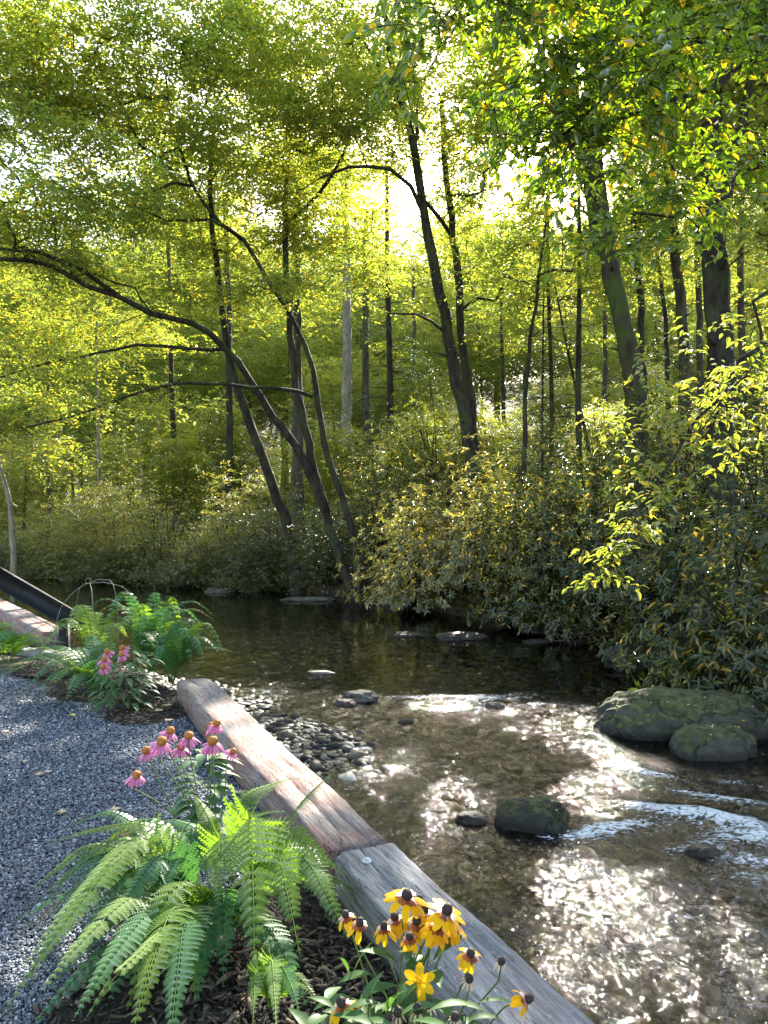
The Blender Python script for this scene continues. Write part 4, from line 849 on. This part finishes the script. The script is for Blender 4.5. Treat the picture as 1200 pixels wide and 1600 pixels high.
# ------------------------------------------------------------------ timbers
def timber(label, a, b, wd, z0, z1, mat, seed, bolts=()):
    a = np.array([a[0], a[1]]); b = np.array([b[0], b[1]]); L = np.linalg.norm(b-a); ang = math.atan2(b[1]-a[1], b[0]-a[0]); r = np.random.default_rng(seed)
    n = int(L/.05); xs = np.linspace(0, L, n+1); m = MB(); bev = .014
    prof = np.array([[0, z0], [0, z1-bev], [bev*.35, z1-bev*.3], [bev, z1], [wd*.3-.006, z1], [wd*.3, z1], [wd*.3+.005, z1], [wd*.6-.005, z1], [wd*.6, z1], [wd*.6+.006, z1], [wd*.8, z1], [wd-bev, z1], [wd-bev*.35, z1-bev*.3], [wd, z1-bev], [wd, z0]])
    K = len(prof); V = []; g1 = .022*np.clip(np.interp(xs, np.linspace(0, L, 8), r.normal(.2, .8, 8)), 0, 1); g2 = .018*np.clip(np.interp(xs, np.linspace(0, L, 9), r.normal(0, .8, 9)), 0, 1); gw = np.interp(xs, np.linspace(0, L, 12), r.normal(0, .012, 12)); g1[:8] = .022; g2[-6:] = .02
    wob = np.interp(xs, np.linspace(0, L, 9), r.normal(0, .004, 9)); wob2 = np.interp(xs, np.linspace(0, L, 14), r.normal(0, .004, 14)); ch = np.abs(r.normal(0, .005, (n+1, 2)))+.016*(r.random((n+1, 2)) < .10)
    for i, x in enumerate(xs):
        p = prof.copy(); p[1:-1, 1] += r.normal(0, .0012, K-2)+wob2[i]; p[:, 0] += wob[i]; p[3, 0] += ch[i, 0]; p[2, 1] -= ch[i, 0]*.5; p[K-4, 0] -= ch[i, 1]; p[K-3, 1] -= ch[i, 1]*.5; p[5, 1] -= g1[i]; p[8, 1] -= g2[i]; p[4:7, 0] += gw[i]; p[7:10, 0] -= gw[i]*.7
        xx = x+(0 if 0 < i < n else r.normal(0, .002, K)); V.append(np.stack([np.broadcast_to(xx, K), p[:, 0], p[:, 1]], 1))
    V = np.array(V); i = np.arange(n)[:, None]*K; j = np.arange(K)[None]; j2 = (j+1) % K
    m.add(V.reshape(-1, 3), np.stack([i+j, i+K+j, i+K+j2, i+j2], -1).reshape(-1, 4)); 
    m.f.append(np.array([list(range(K))])); m.f.append(np.array([[n*K+q for q in range(K-1, -1, -1)]]))
    o = m.build('timber', M[mat], origin=(0, 0, 0)); o.location = (a[0], a[1], 0); o.rotation_euler = (0, 0, ang); tag(o, label, 'timber')
    for (bx, by) in bolts:
        q = MB(); aa = np.arange(12)/12*6.283
        for rr, zz in (((.019, z1+.001), (.019, z1+.006)), ((.009, z1+.005), (.009, z1+.014))):
            lo = np.stack([bx+rr[0]*np.cos(aa), by+rr[0]*np.sin(aa), np.full(12, rr[1])], 1); hi = lo.copy(); hi[:, 2] = zz[1]
            q.add(np.vstack([lo, hi]), np.array([[k, (k+1) % 12, 12+(k+1) % 12, 12+k] for k in range(12)])); q.f.append(np.array([[q.n-12+k for k in range(12)]]))
        bo = q.build('bolt', M['zinc'], o, origin=(0, 0, 0))
    return o
TT = .205
# right (creek) edge of timbers, running from far to near; local +Y is to the left when walking towards camera -> offset to the gravel side
def tl(px, py): return G(px, py, TT)[:2]
e0, e1, e2 = tl(327, 1058), tl(609, 1311), tl(958, 1604)
dirv = norm(e2-e0); e3 = e1+dirv*3.2
timber('reddish weathered timber forming the creek edge behind the ferns', e1-dirv*.012, e0, .262, -.08, TT, 'timber_red', 3)
timber('grey weathered timber in the foreground under the yellow flowers', e3+np.array([.012, .006]), e1+dirv*.008+np.array([.012, .006]), .262, -.08, TT-.012, 'timber_grey', 4, bolts=((3.08, .17), (1.35, .12), (.5, .15)))
f0 = G(108, 985, .18)[:2]; f1 = G(-60, 905, .18)[:2]
timber('short sunlit timber at the left below the black steel beam', f0+[0, 0], f1, .30, -.15, .18, 'timber_red', 6)
timber('low timber kerb between the left timber and the far mulch', G(130, 1022, .06)[:2], G(-40, 990, .06)[:2]-[.5, 0], .16, -.1, .06, 'timber_grey', 8)
# steel beam (channel) sloping down to the bank, on short legs
def beam():
    a = W(-60, 868, 8.6); b = W(112, 968, 8.9); root = empty('steel_beam', b, 'black steel beam sloping down to the left timber', 'beam')
    X = norm(b-a); up = np.array([0, 0, 1.]); S = norm(np.cross(X, up)); U = np.cross(S, X); L = np.linalg.norm(b-a); h = .21/2; fl = .05; th = .010
    prof = [(-fl, h), (fl, h), (fl, h-th*1.6), (th/2, h-th*1.6), (th/2, -h+th*1.6), (fl, -h+th*1.6), (fl, -h), (-fl, -h), (-fl, -h+th*1.6), (-th/2, -h+th*1.6), (-th/2, h-th*1.6), (-fl, h-th*1.6)]
    m = MB(); K = len(prof); V = [a+U*q[1]+S*q[0] for q in prof]+[b+U*q[1]+S*q[0] for q in prof]
    m.add(V, [[k, (k+1) % K, K+(k+1) % K, K+k] for k in range(K)]); m.f.append(np.array([list(range(K))])); m.f.append(np.array([list(range(2*K-1, K-1, -1))]))
    m.build('rail', M['steel'], root)
    # post under the low end
    m = MB(); c = b-X*.06-U*.05; w_ = .05
    bx = np.array([[sx*w_, sy*w_, z] for z in (float(terrain(c[0], c[1]))-.1, c[2]-.02) for sx, sy in ((-1, -1), (1, -1), (1, 1), (-1, 1))])+[c[0], c[1], 0]
    m.add(bx, [[0, 1, 5, 4], [1, 2, 6, 5], [2, 3, 7, 6], [3, 0, 4, 7], [4, 5, 6, 7]]); m.build('post', M['steel'], root)
beam()
def wire():
    d = 7.4; top = W(138, 903, d); base = W(138, 1045, d); base[2] = 0; root = empty('wire_cage', (top[0], top[1], 0), 'thin bent wire plant cage with a loop on top, above the far ferns', 'plant support')
    m = MB(); t = np.linspace(0, 2*math.pi, 16); tube(m, np.stack([top[0]+.028*np.cos(t), np.full(16, top[1]), top[2]-.03+.028*np.sin(t)+.0], 1), .0026, 5, cap=False); m.build('loop', M['wire'], root)
    for px, py, dd, by in [(90, 965, 7.2, 1060), (120, 940, 7.8, 1050), (145, 945, 6.9, 1060), (180, 925, 7.0, 1050), (205, 935, 7.7, 1050)]:
        q = W(px, py, dd); m = MB(); P = smoothpoly([top-[0, 0, .055], (top+q)/2+[0, 0, .05], q, [q[0]+(q[0]-top[0])*.12, q[1], .0]], .06); tube(m, P, .0026, 5); m.build('wire', M['wire'], root)
wire()

# ------------------------------------------------------------------ ferns
def bez(P, n):
    P = np.asarray(P, float); return smoothpoly(P, np.linalg.norm(np.diff(P, axis=0), axis=1).sum()/n)
def frond(root, pts, maxw, mat, np_=32, nq=9, nrm=None, droop=.25, start=.16, name='frond', label=None, npin=True):
    Q = bez(pts, 60); seg = np.concatenate([[0], np.cumsum(np.linalg.norm(np.diff(Q, axis=0), axis=1))]); Lt = seg[-1]
    def at(s): return np.array([np.interp(s*Lt, seg, Q[:, k]) for k in range(3)]).T
    m = MB(); tube(m, Q[::3], np.linspace(.0035, .0010, len(Q[::3])), 4, cap=False)
    s = start+(1-start)*(np.arange(np_)+.5)/np_; C = at(s); T = norm(at(np.minimum(s+.01, 1))-at(s-.01))
    up = np.array([0, 0, 1.]) if nrm is None else np.asarray(nrm, float); N = norm(up-(T@up)[:, None]*T); S = np.cross(T, N)
    u = (s-start)/(1-start); prof = np.minimum(1, (u+.12)/.26)**.8*np.minimum(1, (1-u)*1.25+.02)**1.0*maxw*rng.uniform(.86, 1.06, np_)*(rng.random(np_) > .03)
    # pinnules as small leaves, all at once
    for side in (1, -1):
        k = (np.arange(nq)+.5)/nq                                  # along the pinna
        wob = rng.normal(0, .10, np_)
        pd = norm(S*side+T*(.28+wob)[:, None]-N*.05)                 # pinna direction
        PL = prof*rng.uniform(.92, 1.05, np_)
        P = C[:, None]+pd[:, None]*(PL[:, None]*k)[..., None]-N[:, None]*(droop*PL[:, None]*k**2)[..., None]+T[:, None]*(.10*PL[:, None]*k**2)[..., None]
        gap = Lt*(1-start)/np_; wl = np.minimum(gap*.78, .024)*(1.05-.75*k)[None]*np.minimum(1, PL/(.35*maxw))[:, None]
        ax = pd[:, None]*.45+T[:, None]
        for sg in (1, -1):
            A = norm(pd[:, None]*.55+sg*T[:, None]*1.0-N[:, None]*.12)*np.ones_like(P)
            L_ = wl*1.15; 
            leaves(m, P.reshape(-1, 3), A.reshape(-1, 3), (N[:, None]+rng.normal(0, .10, P.shape)).reshape(-1, 3), L_.ravel()+1e-4, .0001, 'far', holes=False) if False else None
            # quad pinnule: root width along pinna = PL/nq
            hw = (PL/nq*.52)[:, None, None]*np.ones_like(P); tip = P+A*L_[..., None]+pd[:, None]*(PL/nq*.30)[:, None, None]
            a0 = P-pd[:, None]*hw; b0 = P+pd[:, None]*hw; b1 = tip+pd[:, None]*hw*.35; a1 = tip-pd[:, None]*hw*.6
            V = np.stack([a0, b0, b1, a1], 2).reshape(-1, 3); n = len(V)//4; f = np.arange(n*4).reshape(-1, 4)
            m.add(V, f)
    o = m.build(name, M[mat], root)
    if label: o['label'] = label
    return o
def fern(label, base, fronds, group=None):
    b = np.asarray(base, float); root = empty('fern', b, label, 'fern', group)
    for fr in fronds:
        ap, tp, mw, mat = fr[:4]; kw = fr[4] if len(fr) > 4 else {}
        A = W(*ap); T = W(*tp); b0 = b+np.append(norm((A-b)[:2])*.03, .0); m1 = b0+(A-b0)*.55+[0, 0, .10*np.linalg.norm(A-b0)]
        e = A+(T-A)*.55+[0, 0, .06*np.linalg.norm(T-A)]
        frond(root, [b0, m1, A, e, T], mw, mat, **kw)
    return root
fb = G(345, 1455, .03)
fern('big fern clump, lit bright green on its right, filling the lower left corner', fb, [
    ((392, 1275, 2.55), (398, 1515, 1.95), .135, 'fern', dict(np_=24, nq=10, nrm=(0, -1, .55), start=.30)),
    ((345, 1310, 2.6), (340, 1420, 2.2), .10, 'fern', dict(nrm=(0, -1, .6), start=.3)),
    ((440, 1300, 2.55), (528, 1362, 2.35), .085, 'fern', dict(nrm=(-.1, -.7, .8), start=.3)),
    ((455, 1275, 2.6), (532, 1200, 2.7), .05, 'fern', dict(start=.45, droop=.5)),
    ((470, 1340, 2.45), (545, 1470, 2.1), .085, 'fern', dict(nrm=(.2, -.8, .5), start=.3)),
    ((430, 1330, 2.4), (470, 1500, 2.0), .09, 'fern', dict(nrm=(.1, -.9, .4), start=.3)),
    ((380, 1250, 2.8), (470, 1215, 3.0), .07, 'fern', dict(start=.4)),
    ((220, 1310, 2.6), (22, 1530, 2.05), .085, 'fern_pale', dict(np_=32, nrm=(-.3, -.6, .8), start=.25)),
    ((200, 1335, 2.5), (0, 1590, 1.9), .08, 'fern', dict(np_=32, nrm=(-.3, -.6, .8), start=.25)),
    ((230, 1290, 2.75), (70, 1320, 2.75), .07, 'fern', dict(start=.35)),
    ((190, 1370, 2.5), (20, 1440, 2.3), .07, 'fern_blue', dict(start=.3)),
    ((210, 1400, 2.35), (55, 1560, 1.95), .075, 'fern_pale', dict(nrm=(-.2, -.7, .7), start=.3)),
    ((180, 1270, 2.9), (90, 1300, 2.9), .06, 'fern_blue', dict(start=.4)),
    ((240, 1420, 2.3), (110, 1600, 1.85), .08, 'fern_blue', dict(nrm=(-.1, -.8, .6), start=.3)),
    ((205, 1500, 1.95), (128, 1600, 1.8), .035, 'fern_pale', dict(np_=20, nrm=(-.2, -.8, .6), start=.55)),
    ((270, 1420, 2.25), (200, 1640, 1.75), .085, 'fern', dict(nrm=(-.1, -.8, .6), start=.3)),
    ((290, 1440, 2.2), (262, 1660, 1.72), .085, 'fern_blue', dict(nrm=(0, -.8, .6), start=.3)),
    ((300, 1420, 2.3), (305, 1570, 1.95), .08, 'fern', dict(nrm=(0, -.9, .5), start=.3)),
    ((250, 1340, 2.5), (150, 1480, 2.2), .08, 'fern_blue', dict(nrm=(-.2, -.7, .7), start=.3)),
    ((270, 1330, 2.6), (240, 1470, 2.25), .07, 'fern_blue', dict(nrm=(0, -.9, .5), start=.3)),
    ((310, 1300, 2.75), (250, 1280, 2.9), .06, 'fern_blue', dict(start=.35)),
    ((150, 1320, 2.8), (40, 1400, 2.6), .06, 'fern', dict(start=.4)),
    ((330, 1290, 2.8), (300, 1240, 3.0), .05, 'fern', dict(start=.35))])
for k in range(24):
    a = rng.uniform(2.4, 6.6); L = rng.uniform(.42, .74); dr = np.array([math.cos(a), math.sin(a), 0]); h = rng.uniform(.18, .40); b = fb+dr*.03
    frond(bpy.data.objects['fern'], [b, b+dr*L*.3+[0, 0, h*.75], b+dr*L*.65+[0, 0, h*.85], b+dr*L+[0, 0, h*.25]], rng.uniform(.075, .11), ('fern_brown' if k in (5, 17) else ['fern_blue', 'fern', 'fern_blue'][k % 3]), np_=24, nq=8)
fern('small low fern in the dark mulch beside the black-eyed flowers', G(425, 1570, .02), [
    ((400, 1520, 2.05), (395, 1600, 1.85), .055, 'fern', dict(nrm=(-.1, -.9, .5))), ((440, 1510, 2.1), (470, 1590, 1.85), .05, 'fern_blue', dict(nrm=(.1, -.9, .5))),
    ((455, 1520, 2.1), (500, 1570, 1.95), .05, 'fern', {}), ((425, 1500, 2.1), (432, 1610, 1.8), .045, 'fern_pale', dict(nrm=(0, -.9, .5))), ((410, 1490, 2.2), (380, 1530, 2.1), .045, 'fern', {})])
def randfern(label, base, n, Lr, mats, a0=0, a1=6.28, maxw=.10, hgt=.5, group=None):
    b = np.asarray(base, float); root = empty('fern', b, label, 'fern', group)
    for i in range(n):
        a = a0+(a1-a0)*(i+rng.uniform(.1, .9))/n; L = Lr*rng.uniform(.75, 1.15); dr = np.array([math.cos(a), math.sin(a), 0]); h = hgt*rng.uniform(.7, 1.2)
        frond(root, [b+dr*.02, b+dr*L*.25+[0, 0, h*.7], b+dr*L*.6+[0, 0, h*rng.uniform(.8, 1.)], b+dr*L+[0, 0, h*rng.uniform(.2, .7)]], maxw*rng.uniform(.8, 1.1), mats[i % len(mats)], np_=20, nq=6)
randfern('fern spreading over the gravel left of the far pink coneflowers', G(150, 1085, .02), 17, .85, ['fern_blue', 'fern', 'fern_blue'], 1.5, 5.4, .12, .42)
randfern('tall fern tuft behind the far coneflowers, right of the wire cage', G(235, 1050, .02), 22, .75, ['fern_blue', 'fern', 'fern_blue'], 0, 6.28, .12, .72)
randfern('yellowish fern under the wire cage', G(150, 1035, .02), 11, .75, ['fern_pale', 'fern', 'fern_pale'], 0, 6.28, .12, .62)
randfern('fern leaning over the end of the reddish timber', G(268, 1065, .02), 18, .6, ['fern_blue', 'fern', 'fern_blue'], -1.6, 3.2, .10, .5)
randfern('bright green fern at the left edge below the left timber', G(12, 1035, .02), 14, .7, ['fern', 'fern', 'fern_blue'], 0, 6.28, .13, .35)

# ------------------------------------------------------------------ flowering plants
def petalring(m, c, axis, n, L, wd, droop, r0, seed, jit=.12, miss=0.):
    r = np.random.default_rng(seed); axis = norm(axis); ref = np.array([1., 0, 0]) if abs(axis[0]) < .8 else np.array([0, 1., 0]); X = norm(np.cross(axis, ref)); Y = np.cross(axis, X)
    for i in range(n):
        if r.random() < miss: continue
        a = 6.283*(i+r.normal(0, .15))/n; rad = math.cos(a)*X+math.sin(a)*Y; sd = -math.sin(a)*X+math.cos(a)*Y; dd = droop+r.normal(0, jit); K = 5; LL = L*r.uniform(.85, 1.1)
        P = []; p = c+rad*r0; ang = dd*.35
        ws = [.35, .8, 1., .9, .35]
        for k in range(K):
            P.append((p-sd*wd*.5*ws[k], p+axis*wd*.10*ws[k], p+sd*wd*.5*ws[k])); ang = dd*(.4+.6*(k+1)/K); p = p+(rad*math.cos(ang)-axis*math.sin(ang))*LL/(K-1)
        V = np.array(P).reshape(-1, 3); f = []
        for k in range(K-1):
            for q in (0, 1): f.append([k*3+q, k*3+q+1, k*3+q+4, k*3+q+3])
        m.add(V, f)
def dome(m, c, axis, r, h, seed=0, bump=.12):
    v, f = IC[2]; axis = norm(axis); ref = np.array([1., 0, 0]) if abs(axis[0]) < .8 else np.array([0, 1., 0]); X = norm(np.cross(axis, ref)); Y = np.cross(axis, X)
    rr = np.random.default_rng(seed).uniform(1-bump, 1+bump, len(v)); p = v*rr[:, None]*np.array([r, r, h]); m.add(c+p[:, 0:1]*X+p[:, 1:2]*Y+p[:, 2:3]*axis, f)
def flower(root, c, base, kind, size=1., axis=(0, -.2, 1), droop=.9, stemr=.0025, dead=False, seed=0, miss=0.):
    c = np.asarray(c, float); axis = norm(np.asarray(axis, float)); b = np.asarray(base, float)
    m = MB(); mid = (c+b)/2+np.append(norm((c-b)[:2]+1e-6)*.02, .03); tube(m, smoothpoly([b, mid, c-axis*.05*size, c-axis*.004], .04), stemr, 5); m.build('stem', M['stem'], root, smooth=True)
    m = MB()
    if kind == 'cone': dome(m, c+axis*.010*size, axis, .0165*size, .015*size, seed, .10)
    else: dome(m, c+axis*.006*size, axis, .0095*size, .0115*size, seed, .10)
    h = m.build('flower_head', M['cone_orange' if kind == 'cone' else 'cone_dark'], root)
    m = MB()
    if kind == 'cone': petalring(m, c, axis, 14, .036*size, .0105*size, droop, .012*size, seed)
    elif dead: petalring(m, c, axis, 9, .020*size, .005*size, 1.45, .007*size, seed, .2)
    else: petalring(m, c, axis, 12, .036*size, .0150*size, droop, .007*size, seed, .15, miss)
    q = m.build('petals', M['pink' if kind == 'cone' else ('dead_leaf' if dead else 'yellow')], h, origin=tuple(root.location)); 
    if kind != 'cone' and not dead:
        m = MB(); petalring(m, c+axis*.0012, axis, 12, .014*size, .009*size, droop*.6, .007*size, seed); m.build('petal_bases', M['brownred'], h, origin=tuple(root.location))
M['brownred'] = leafmat('petal_base_red', [(0, (.20, .035, .006)), (1, (.38, .10, .010))], trans=(1.1, 1., 1.), tmix=.3, clump=.2, scale=20)
def plantleaf(m, p, dirv, L, wd, curl=.5):
    dirv = norm(np.asarray(dirv, float)); S = norm(np.cross(dirv, [0, 0, 1.])+1e-6); N = np.cross(S, dirv); K = 7; V = []; q = np.array(p, float); d = dirv.copy(); ws = [.12, .55, .9, 1., .8, .45, .05]
    for k in range(K):
        V += [q-S*wd*.5*ws[k]+N*wd*.14*ws[k], q, q+S*wd*.5*ws[k]+N*wd*.14*ws[k]]; d = norm(d-np.array([0, 0, curl/K])); q = q+d*L/(K-1)
    f = []
    for k in range(K-1):
        for a in (0, 1): f.append([k*3+a, k*3+a+1, k*3+a+4, k*3+a+3])
    m.add(V, f)
def leafset(root, pts, mat):
    for (p, dr, L, wd, cu) in pts:
        m = MB(); plantleaf(m, p, dr, L, wd, cu); m.build('leaf', M[mat], root, smooth=True)
# front coneflowers
cb = G(318, 1330, .02); cr = empty('coneflower', cb, 'front clump of pink coneflowers beside the reddish timber', 'flower')
CF = [(338, 1133, 3.15, (.2, -.2, 1), .9), (332, 1137, 3.3, (-.3, .1, 1), .9), (265, 1145, 3.05, (.4, -.1, 1), .95), (252, 1162, 2.95, (.3, -.3, 1), 1.1), (295, 1153, 3.0, (.05, -.25, 1), 1.0), (283, 1170, 3.1, (.1, -.2, 1), 1.0), (332, 1162, 2.9, (.1, -.3, 1), 1.1), (230, 1176, 3.0, (-.3, -.3, 1), .95), (363, 1176, 3.05, (.6, -.3, .8), .75), (213, 1214, 3.0, (.25, -.3, 1), .95)]
for i, (px, py, d, ax, s) in enumerate(CF):
    flower(cr, W(px, py, d), cb+rng.normal(0, .03, 3)*[1, 1, 0], 'cone', s*1.12, ax, .95+rng.normal(0, .12), seed=i)
LP = []
for i in range(70):
    h = rng.uniform(.05, .46); a = rng.random()*6.28; p = cb+np.array([math.cos(a)*.04, math.sin(a)*.04, h]); LP.append((p, (math.cos(a), math.sin(a), .35), rng.uniform(.09, .16), rng.uniform(.03, .052), 1.2))
leafset(cr, LP, 'plant_leaf')
# far coneflowers
cb2 = G(190, 1105, .02); cr2 = empty('coneflower', cb2, 'far clump of pink coneflowers with dense green leaves', 'flower')
for i, (px, py, d, s) in enumerate([(168, 1020, 5.6, 1.1), (163, 1032, 5.5, 1.1), (162, 1044, 5.4, 1.05), (192, 1014, 5.6, 1.1), (191, 1024, 5.5, 1.05)]):
    flower(cr2, W(px, py, d), cb2+rng.normal(0, .05, 3)*[1, 1, 0], 'cone', s*1.2, (rng.normal(0, .4), -.5, .8), 1.0, seed=20+i)
LP = []
for i in range(150):
    h = rng.uniform(.04, .50); a = rng.random()*6.28; q_ = rng.uniform(.05, .24); p = cb2+np.array([math.cos(a)*q_, math.sin(a)*q_, h]); LP.append((p, (math.cos(a), math.sin(a), .3), rng.uniform(.10, .17), rng.uniform(.035, .05), 1.3))
leafset(cr2, LP, 'plant_leaf')
# black-eyed flowers
sb = G(640, 1720, .0); sb[1] += .05; sr = empty('coneflower', sb, 'yellow black-eyed flower clump leaning over the grey timber in front', 'flower'); sr.name = 'black_eyed_flower'
BE = [(652, 1442, 1.76, (-.2, -.4, 1), .95, 0, .9), (618, 1436, 1.78, (-.3, -.1, 1), .9, 0, .95), (684, 1448, 1.73, (.3, -.4, 1), .95, 0, .85), (712, 1446, 1.76, (.5, -.1, 1), .9, 0, 1.0), (640, 1466, 1.72, (-.1, -.4, 1), .8, 0, 1.2), (635, 1402, 1.72, (.15, -.35, 1), 1.12, 0, .75), (697, 1425, 1.72, (.35, -.25, 1), 1.12, 0, .45), (664, 1425, 1.78, (-.1, .1, 1), .9, 0, .8), (672, 1455, 1.74, (0, -.2, 1), .8, 0, 1.1), (735, 1492, 1.66, (.1, -.4, 1), .85, 0, 1.1), (541, 1432, 1.72, (-.3, -.2, 1), .8, 0, 1.3), (562, 1444, 1.7, (.1, -.3, 1), .85, 0, 1.35), (600, 1450, 1.74, (0, -.2, 1), .8, 0, 1.2), (534, 1570, 1.55, (-.2, -.3, 1), .9, 0, 1.2), (822, 1562, 1.62, (.8, -.2, .4), .85, 0, 1.2),
      (656, 1408, 1.8, (0, 0, 1), .75, 1, 0), (783, 1505, 1.66, (.1, -.2, 1), .75, 1, 0), (733, 1532, 1.62, (.05, -.3, 1), .8, 1, 0), (622, 1585, 1.56, (0, -.2, 1), .85, 1, 0), (652, 1580, 1.56, (0, -.2, 1), .9, 1, 0), (670, 1572, 1.58, (.1, -.2, 1), .8, 1, 0), (711, 1592, 1.55, (0, -.2, 1), .8, 1, 0), (607, 1595, 1.55, (0, -.2, 1), .7, 1, 0)]
for i, (px, py, d, ax, s, dead, dr) in enumerate(BE):
    flower(sr, W(px, py, d), sb+rng.normal(0, .05, 3)*[1, 1, 0], 'susan', s*1.18, ax, dr, dead=bool(dead), seed=40+i, miss=.45 if (dr > 1.05 and not dead) else .08, stemr=.0022)
# all-yellow bloom facing the viewer
m = MB(); c = W(655, 1533, 1.62); tube(m, smoothpoly([sb, (sb+c)/2+[0, 0, .03], c], .04), .0022, 5); m.build('stem', M['stem'], sr)
m = MB(); dome(m, c, (0, -.8, .6), .006, .004, 3); h = m.build('flower_head', M['yellow'], sr); m = MB(); petalring(m, c, np.array([0, -.8, .6]), 6, .038, .019, .15, .003, 77); m.build('petals', M['yellow'], h, origin=tuple(sr.location))
LP = []
for (px, py, d, dx, dz, L, wd) in [(615, 1500, 1.7, -.3, .3, .13, .05), (650, 1520, 1.68, .5, .6, .14, .05), (700, 1480, 1.72, .8, .8, .13, .04), (600, 1540, 1.65, -.8, .1, .12, .045), (560, 1520, 1.65, -.9, .2, .10, .04), (540, 1500, 1.7, -.2, 1., .09, .025), (570, 1560, 1.6, .4, .9, .12, .035), (690, 1560, 1.62, .9, .1, .12, .04), (720, 1560, 1.64, .9, .4, .12, .035), (630, 1470, 1.75, .2, .7, .12, .05), (610, 1560, 1.6, .2, .8, .14, .04), (520, 1560, 1.6, -.9, .2, .09, .035), (700, 1600, 1.55, .8, .2, .13, .045), (640, 1590, 1.6, -.2, .7, .12, .05), (590, 1600, 1.55, -.4, .7, .12, .05), (560, 1500, 1.72, .3, .9, .12, .03), (675, 1510, 1.7, .1, .4, .12, .05), (655, 1490, 1.74, -.3, .2, .11, .05), (505, 1600, 1.55, -.3, .8, .08, .035), (750, 1590, 1.58, .8, .3, .10, .03)]:
    p = W(px, py, d); L *= .8; wd *= .72; LP.append((p-np.array([dx, -.15, dz])*L*.4, (dx, rng.normal(-.25, .3), dz), L, wd, .9))
for i in range(75):
    a = rng.random()*6.28; p = W(rng.uniform(490, 760), rng.uniform(1560, 1720), rng.uniform(1.45, 1.72)); LP.append((p, (math.cos(a), math.sin(a)*.6-.2, rng.uniform(.1, .7)), rng.uniform(.06, .12), rng.uniform(.018, .032), .9))
leafset(sr, LP, 'susan_leaf')

# ------------------------------------------------------------------ bare roots on the bank, fallen leaves
def roots(label, px, py, d, n, mat, L=.6):
    b = W(px, py, d); root = empty('bare_roots', b, label, 'roots'); m = MB()
    for i in range(n):
        s = b+rng.normal(0, .25, 3)*[1.4, .5, .5]; e = s+np.array([rng.normal(0, .35), rng.normal(-.1, .15), rng.uniform(-.8, .1)])*L; P = smoothpoly([s, (s+e)/2+rng.normal(0, .10, 3), e], .08); tube(m, P, np.linspace(.012, .004, len(P)), 4)
    m.build('root_tangle', M[mat], root)
roots('pale bare roots dangling at the foot of the leaning tree', 398, 890, 22.5, 16, 'bark_pale', 1.0)
roots('brown matted roots above the pale brown boulder', 960, 985, 12.8, 70, 'stem_brown', .5)
roots('thin curled roots under the rhododendron, by the dark pool', 735, 958, 17.5, 20, 'bark', .8)
roots('dangling vine stems over the dark bank at the right', 1040, 870, 11.2, 12, 'bark_pale', 1.1)
def maple(L):
    a = np.array([0, 35, 55, 80, 100, 130, 160, 180, 200, 230, 260, 280, 305, 325])*math.pi/180; r = np.array([.5, .32, .9, .45, .55, 1.0, .5, 1.1, .5, 1.0, .55, .45, .9, .32])
    return np.stack([r*np.cos(a)*L*.5, r*np.sin(a)*L*.5, np.abs(np.sin(a*2))*.05*L], 1)
def fallen(lbl, spots, z, mat, L, group, shape='oval'):
    for sp in spots:
        p = G(sp[0], sp[1], z) if len(sp) == 2 else np.array(sp[:3], float); m = MB(); LL = L*rng.uniform(.7, 1.2); a = rng.random()*6.28; ca, sa = math.cos(a), math.sin(a)
        if shape == 'oval': t = TPL['near'][0]*[1, .55, 1.3]*LL-[LL/2, 0, 0]; fc = TPL['near'][1]
        else: t = np.vstack([maple(LL), [0, 0, 0]]); k = len(t)-1; fc = np.array([[i, (i+1) % k, k] for i in range(k)])
        v = np.stack([t[:, 0]*ca-t[:, 1]*sa, t[:, 0]*sa+t[:, 1]*ca, t[:, 2]+.012], 1)+p; m.add(v, fc)
        tag(m.build('fallen_leaf', M[mat], origin=tuple(p)), lbl, 'leaf', group)
fallen('pale tan leaf lying on the grey gravel', [(38, 1192), (95, 1272), (75, 1208), (10, 1145), (178, 1268), (60, 1212)], .025, 'dead_leaf', .075, 'tan leaves on the gravel', 'maple')
fallen('small yellow leaf lying on the gravel near the far ferns', [(111, 1120)], .025, 'gold_leaf', .08, None)
fallen('curled tan leaf on the mulch beside the reddish timber end', [(262, 1104), (262, 1128), (250, 1112), (374, 1242)], .04, 'dead_leaf', .10, 'tan leaves by the reddish timber', 'maple')
bpy.context.view_layer.update()
dg = bpy.context.evaluated_depsgraph_get()
bl = [o for o in bpy.data.objects if o.name.startswith('boulder') and o.get('label', '').find('mossy') >= 0 and 'behind' not in o['label']]
for k, o in enumerate(bl[:3]):
    co = np.array([v.co[:] for v in o.data.vertices]); no = np.array([v.normal[:] for v in o.data.vertices]); top = np.where((no[:, 2] > .55) & (co[:, 2]+o.location[2] > WATER+.05))[0]
    pick = rng.choice(top, [26, 10, 3][k], replace=False); nm = ['the large mossy boulder', 'the smaller mossy boulder', 'the single mossy rock'][k]
    for q in pick:
        p = co[q]+np.array(o.location); fallen(f'small yellow leaf lying on {nm}', [tuple(p-[0, 0, .004])], 0, ['pale_leaf', 'gold_leaf'][rng.integers(2)], .035, f'leaves on {nm}')
fallen('pale yellow leaf stuck on the creek bed in the lower right', [(978, 1527), (983, 1553), (1010, 1590), (940, 1560), (1003, 1565), (835, 1395), (1090, 1460), (900, 1500)], WATER+.012, 'pale_leaf', .05, 'leaves in the lower right water')
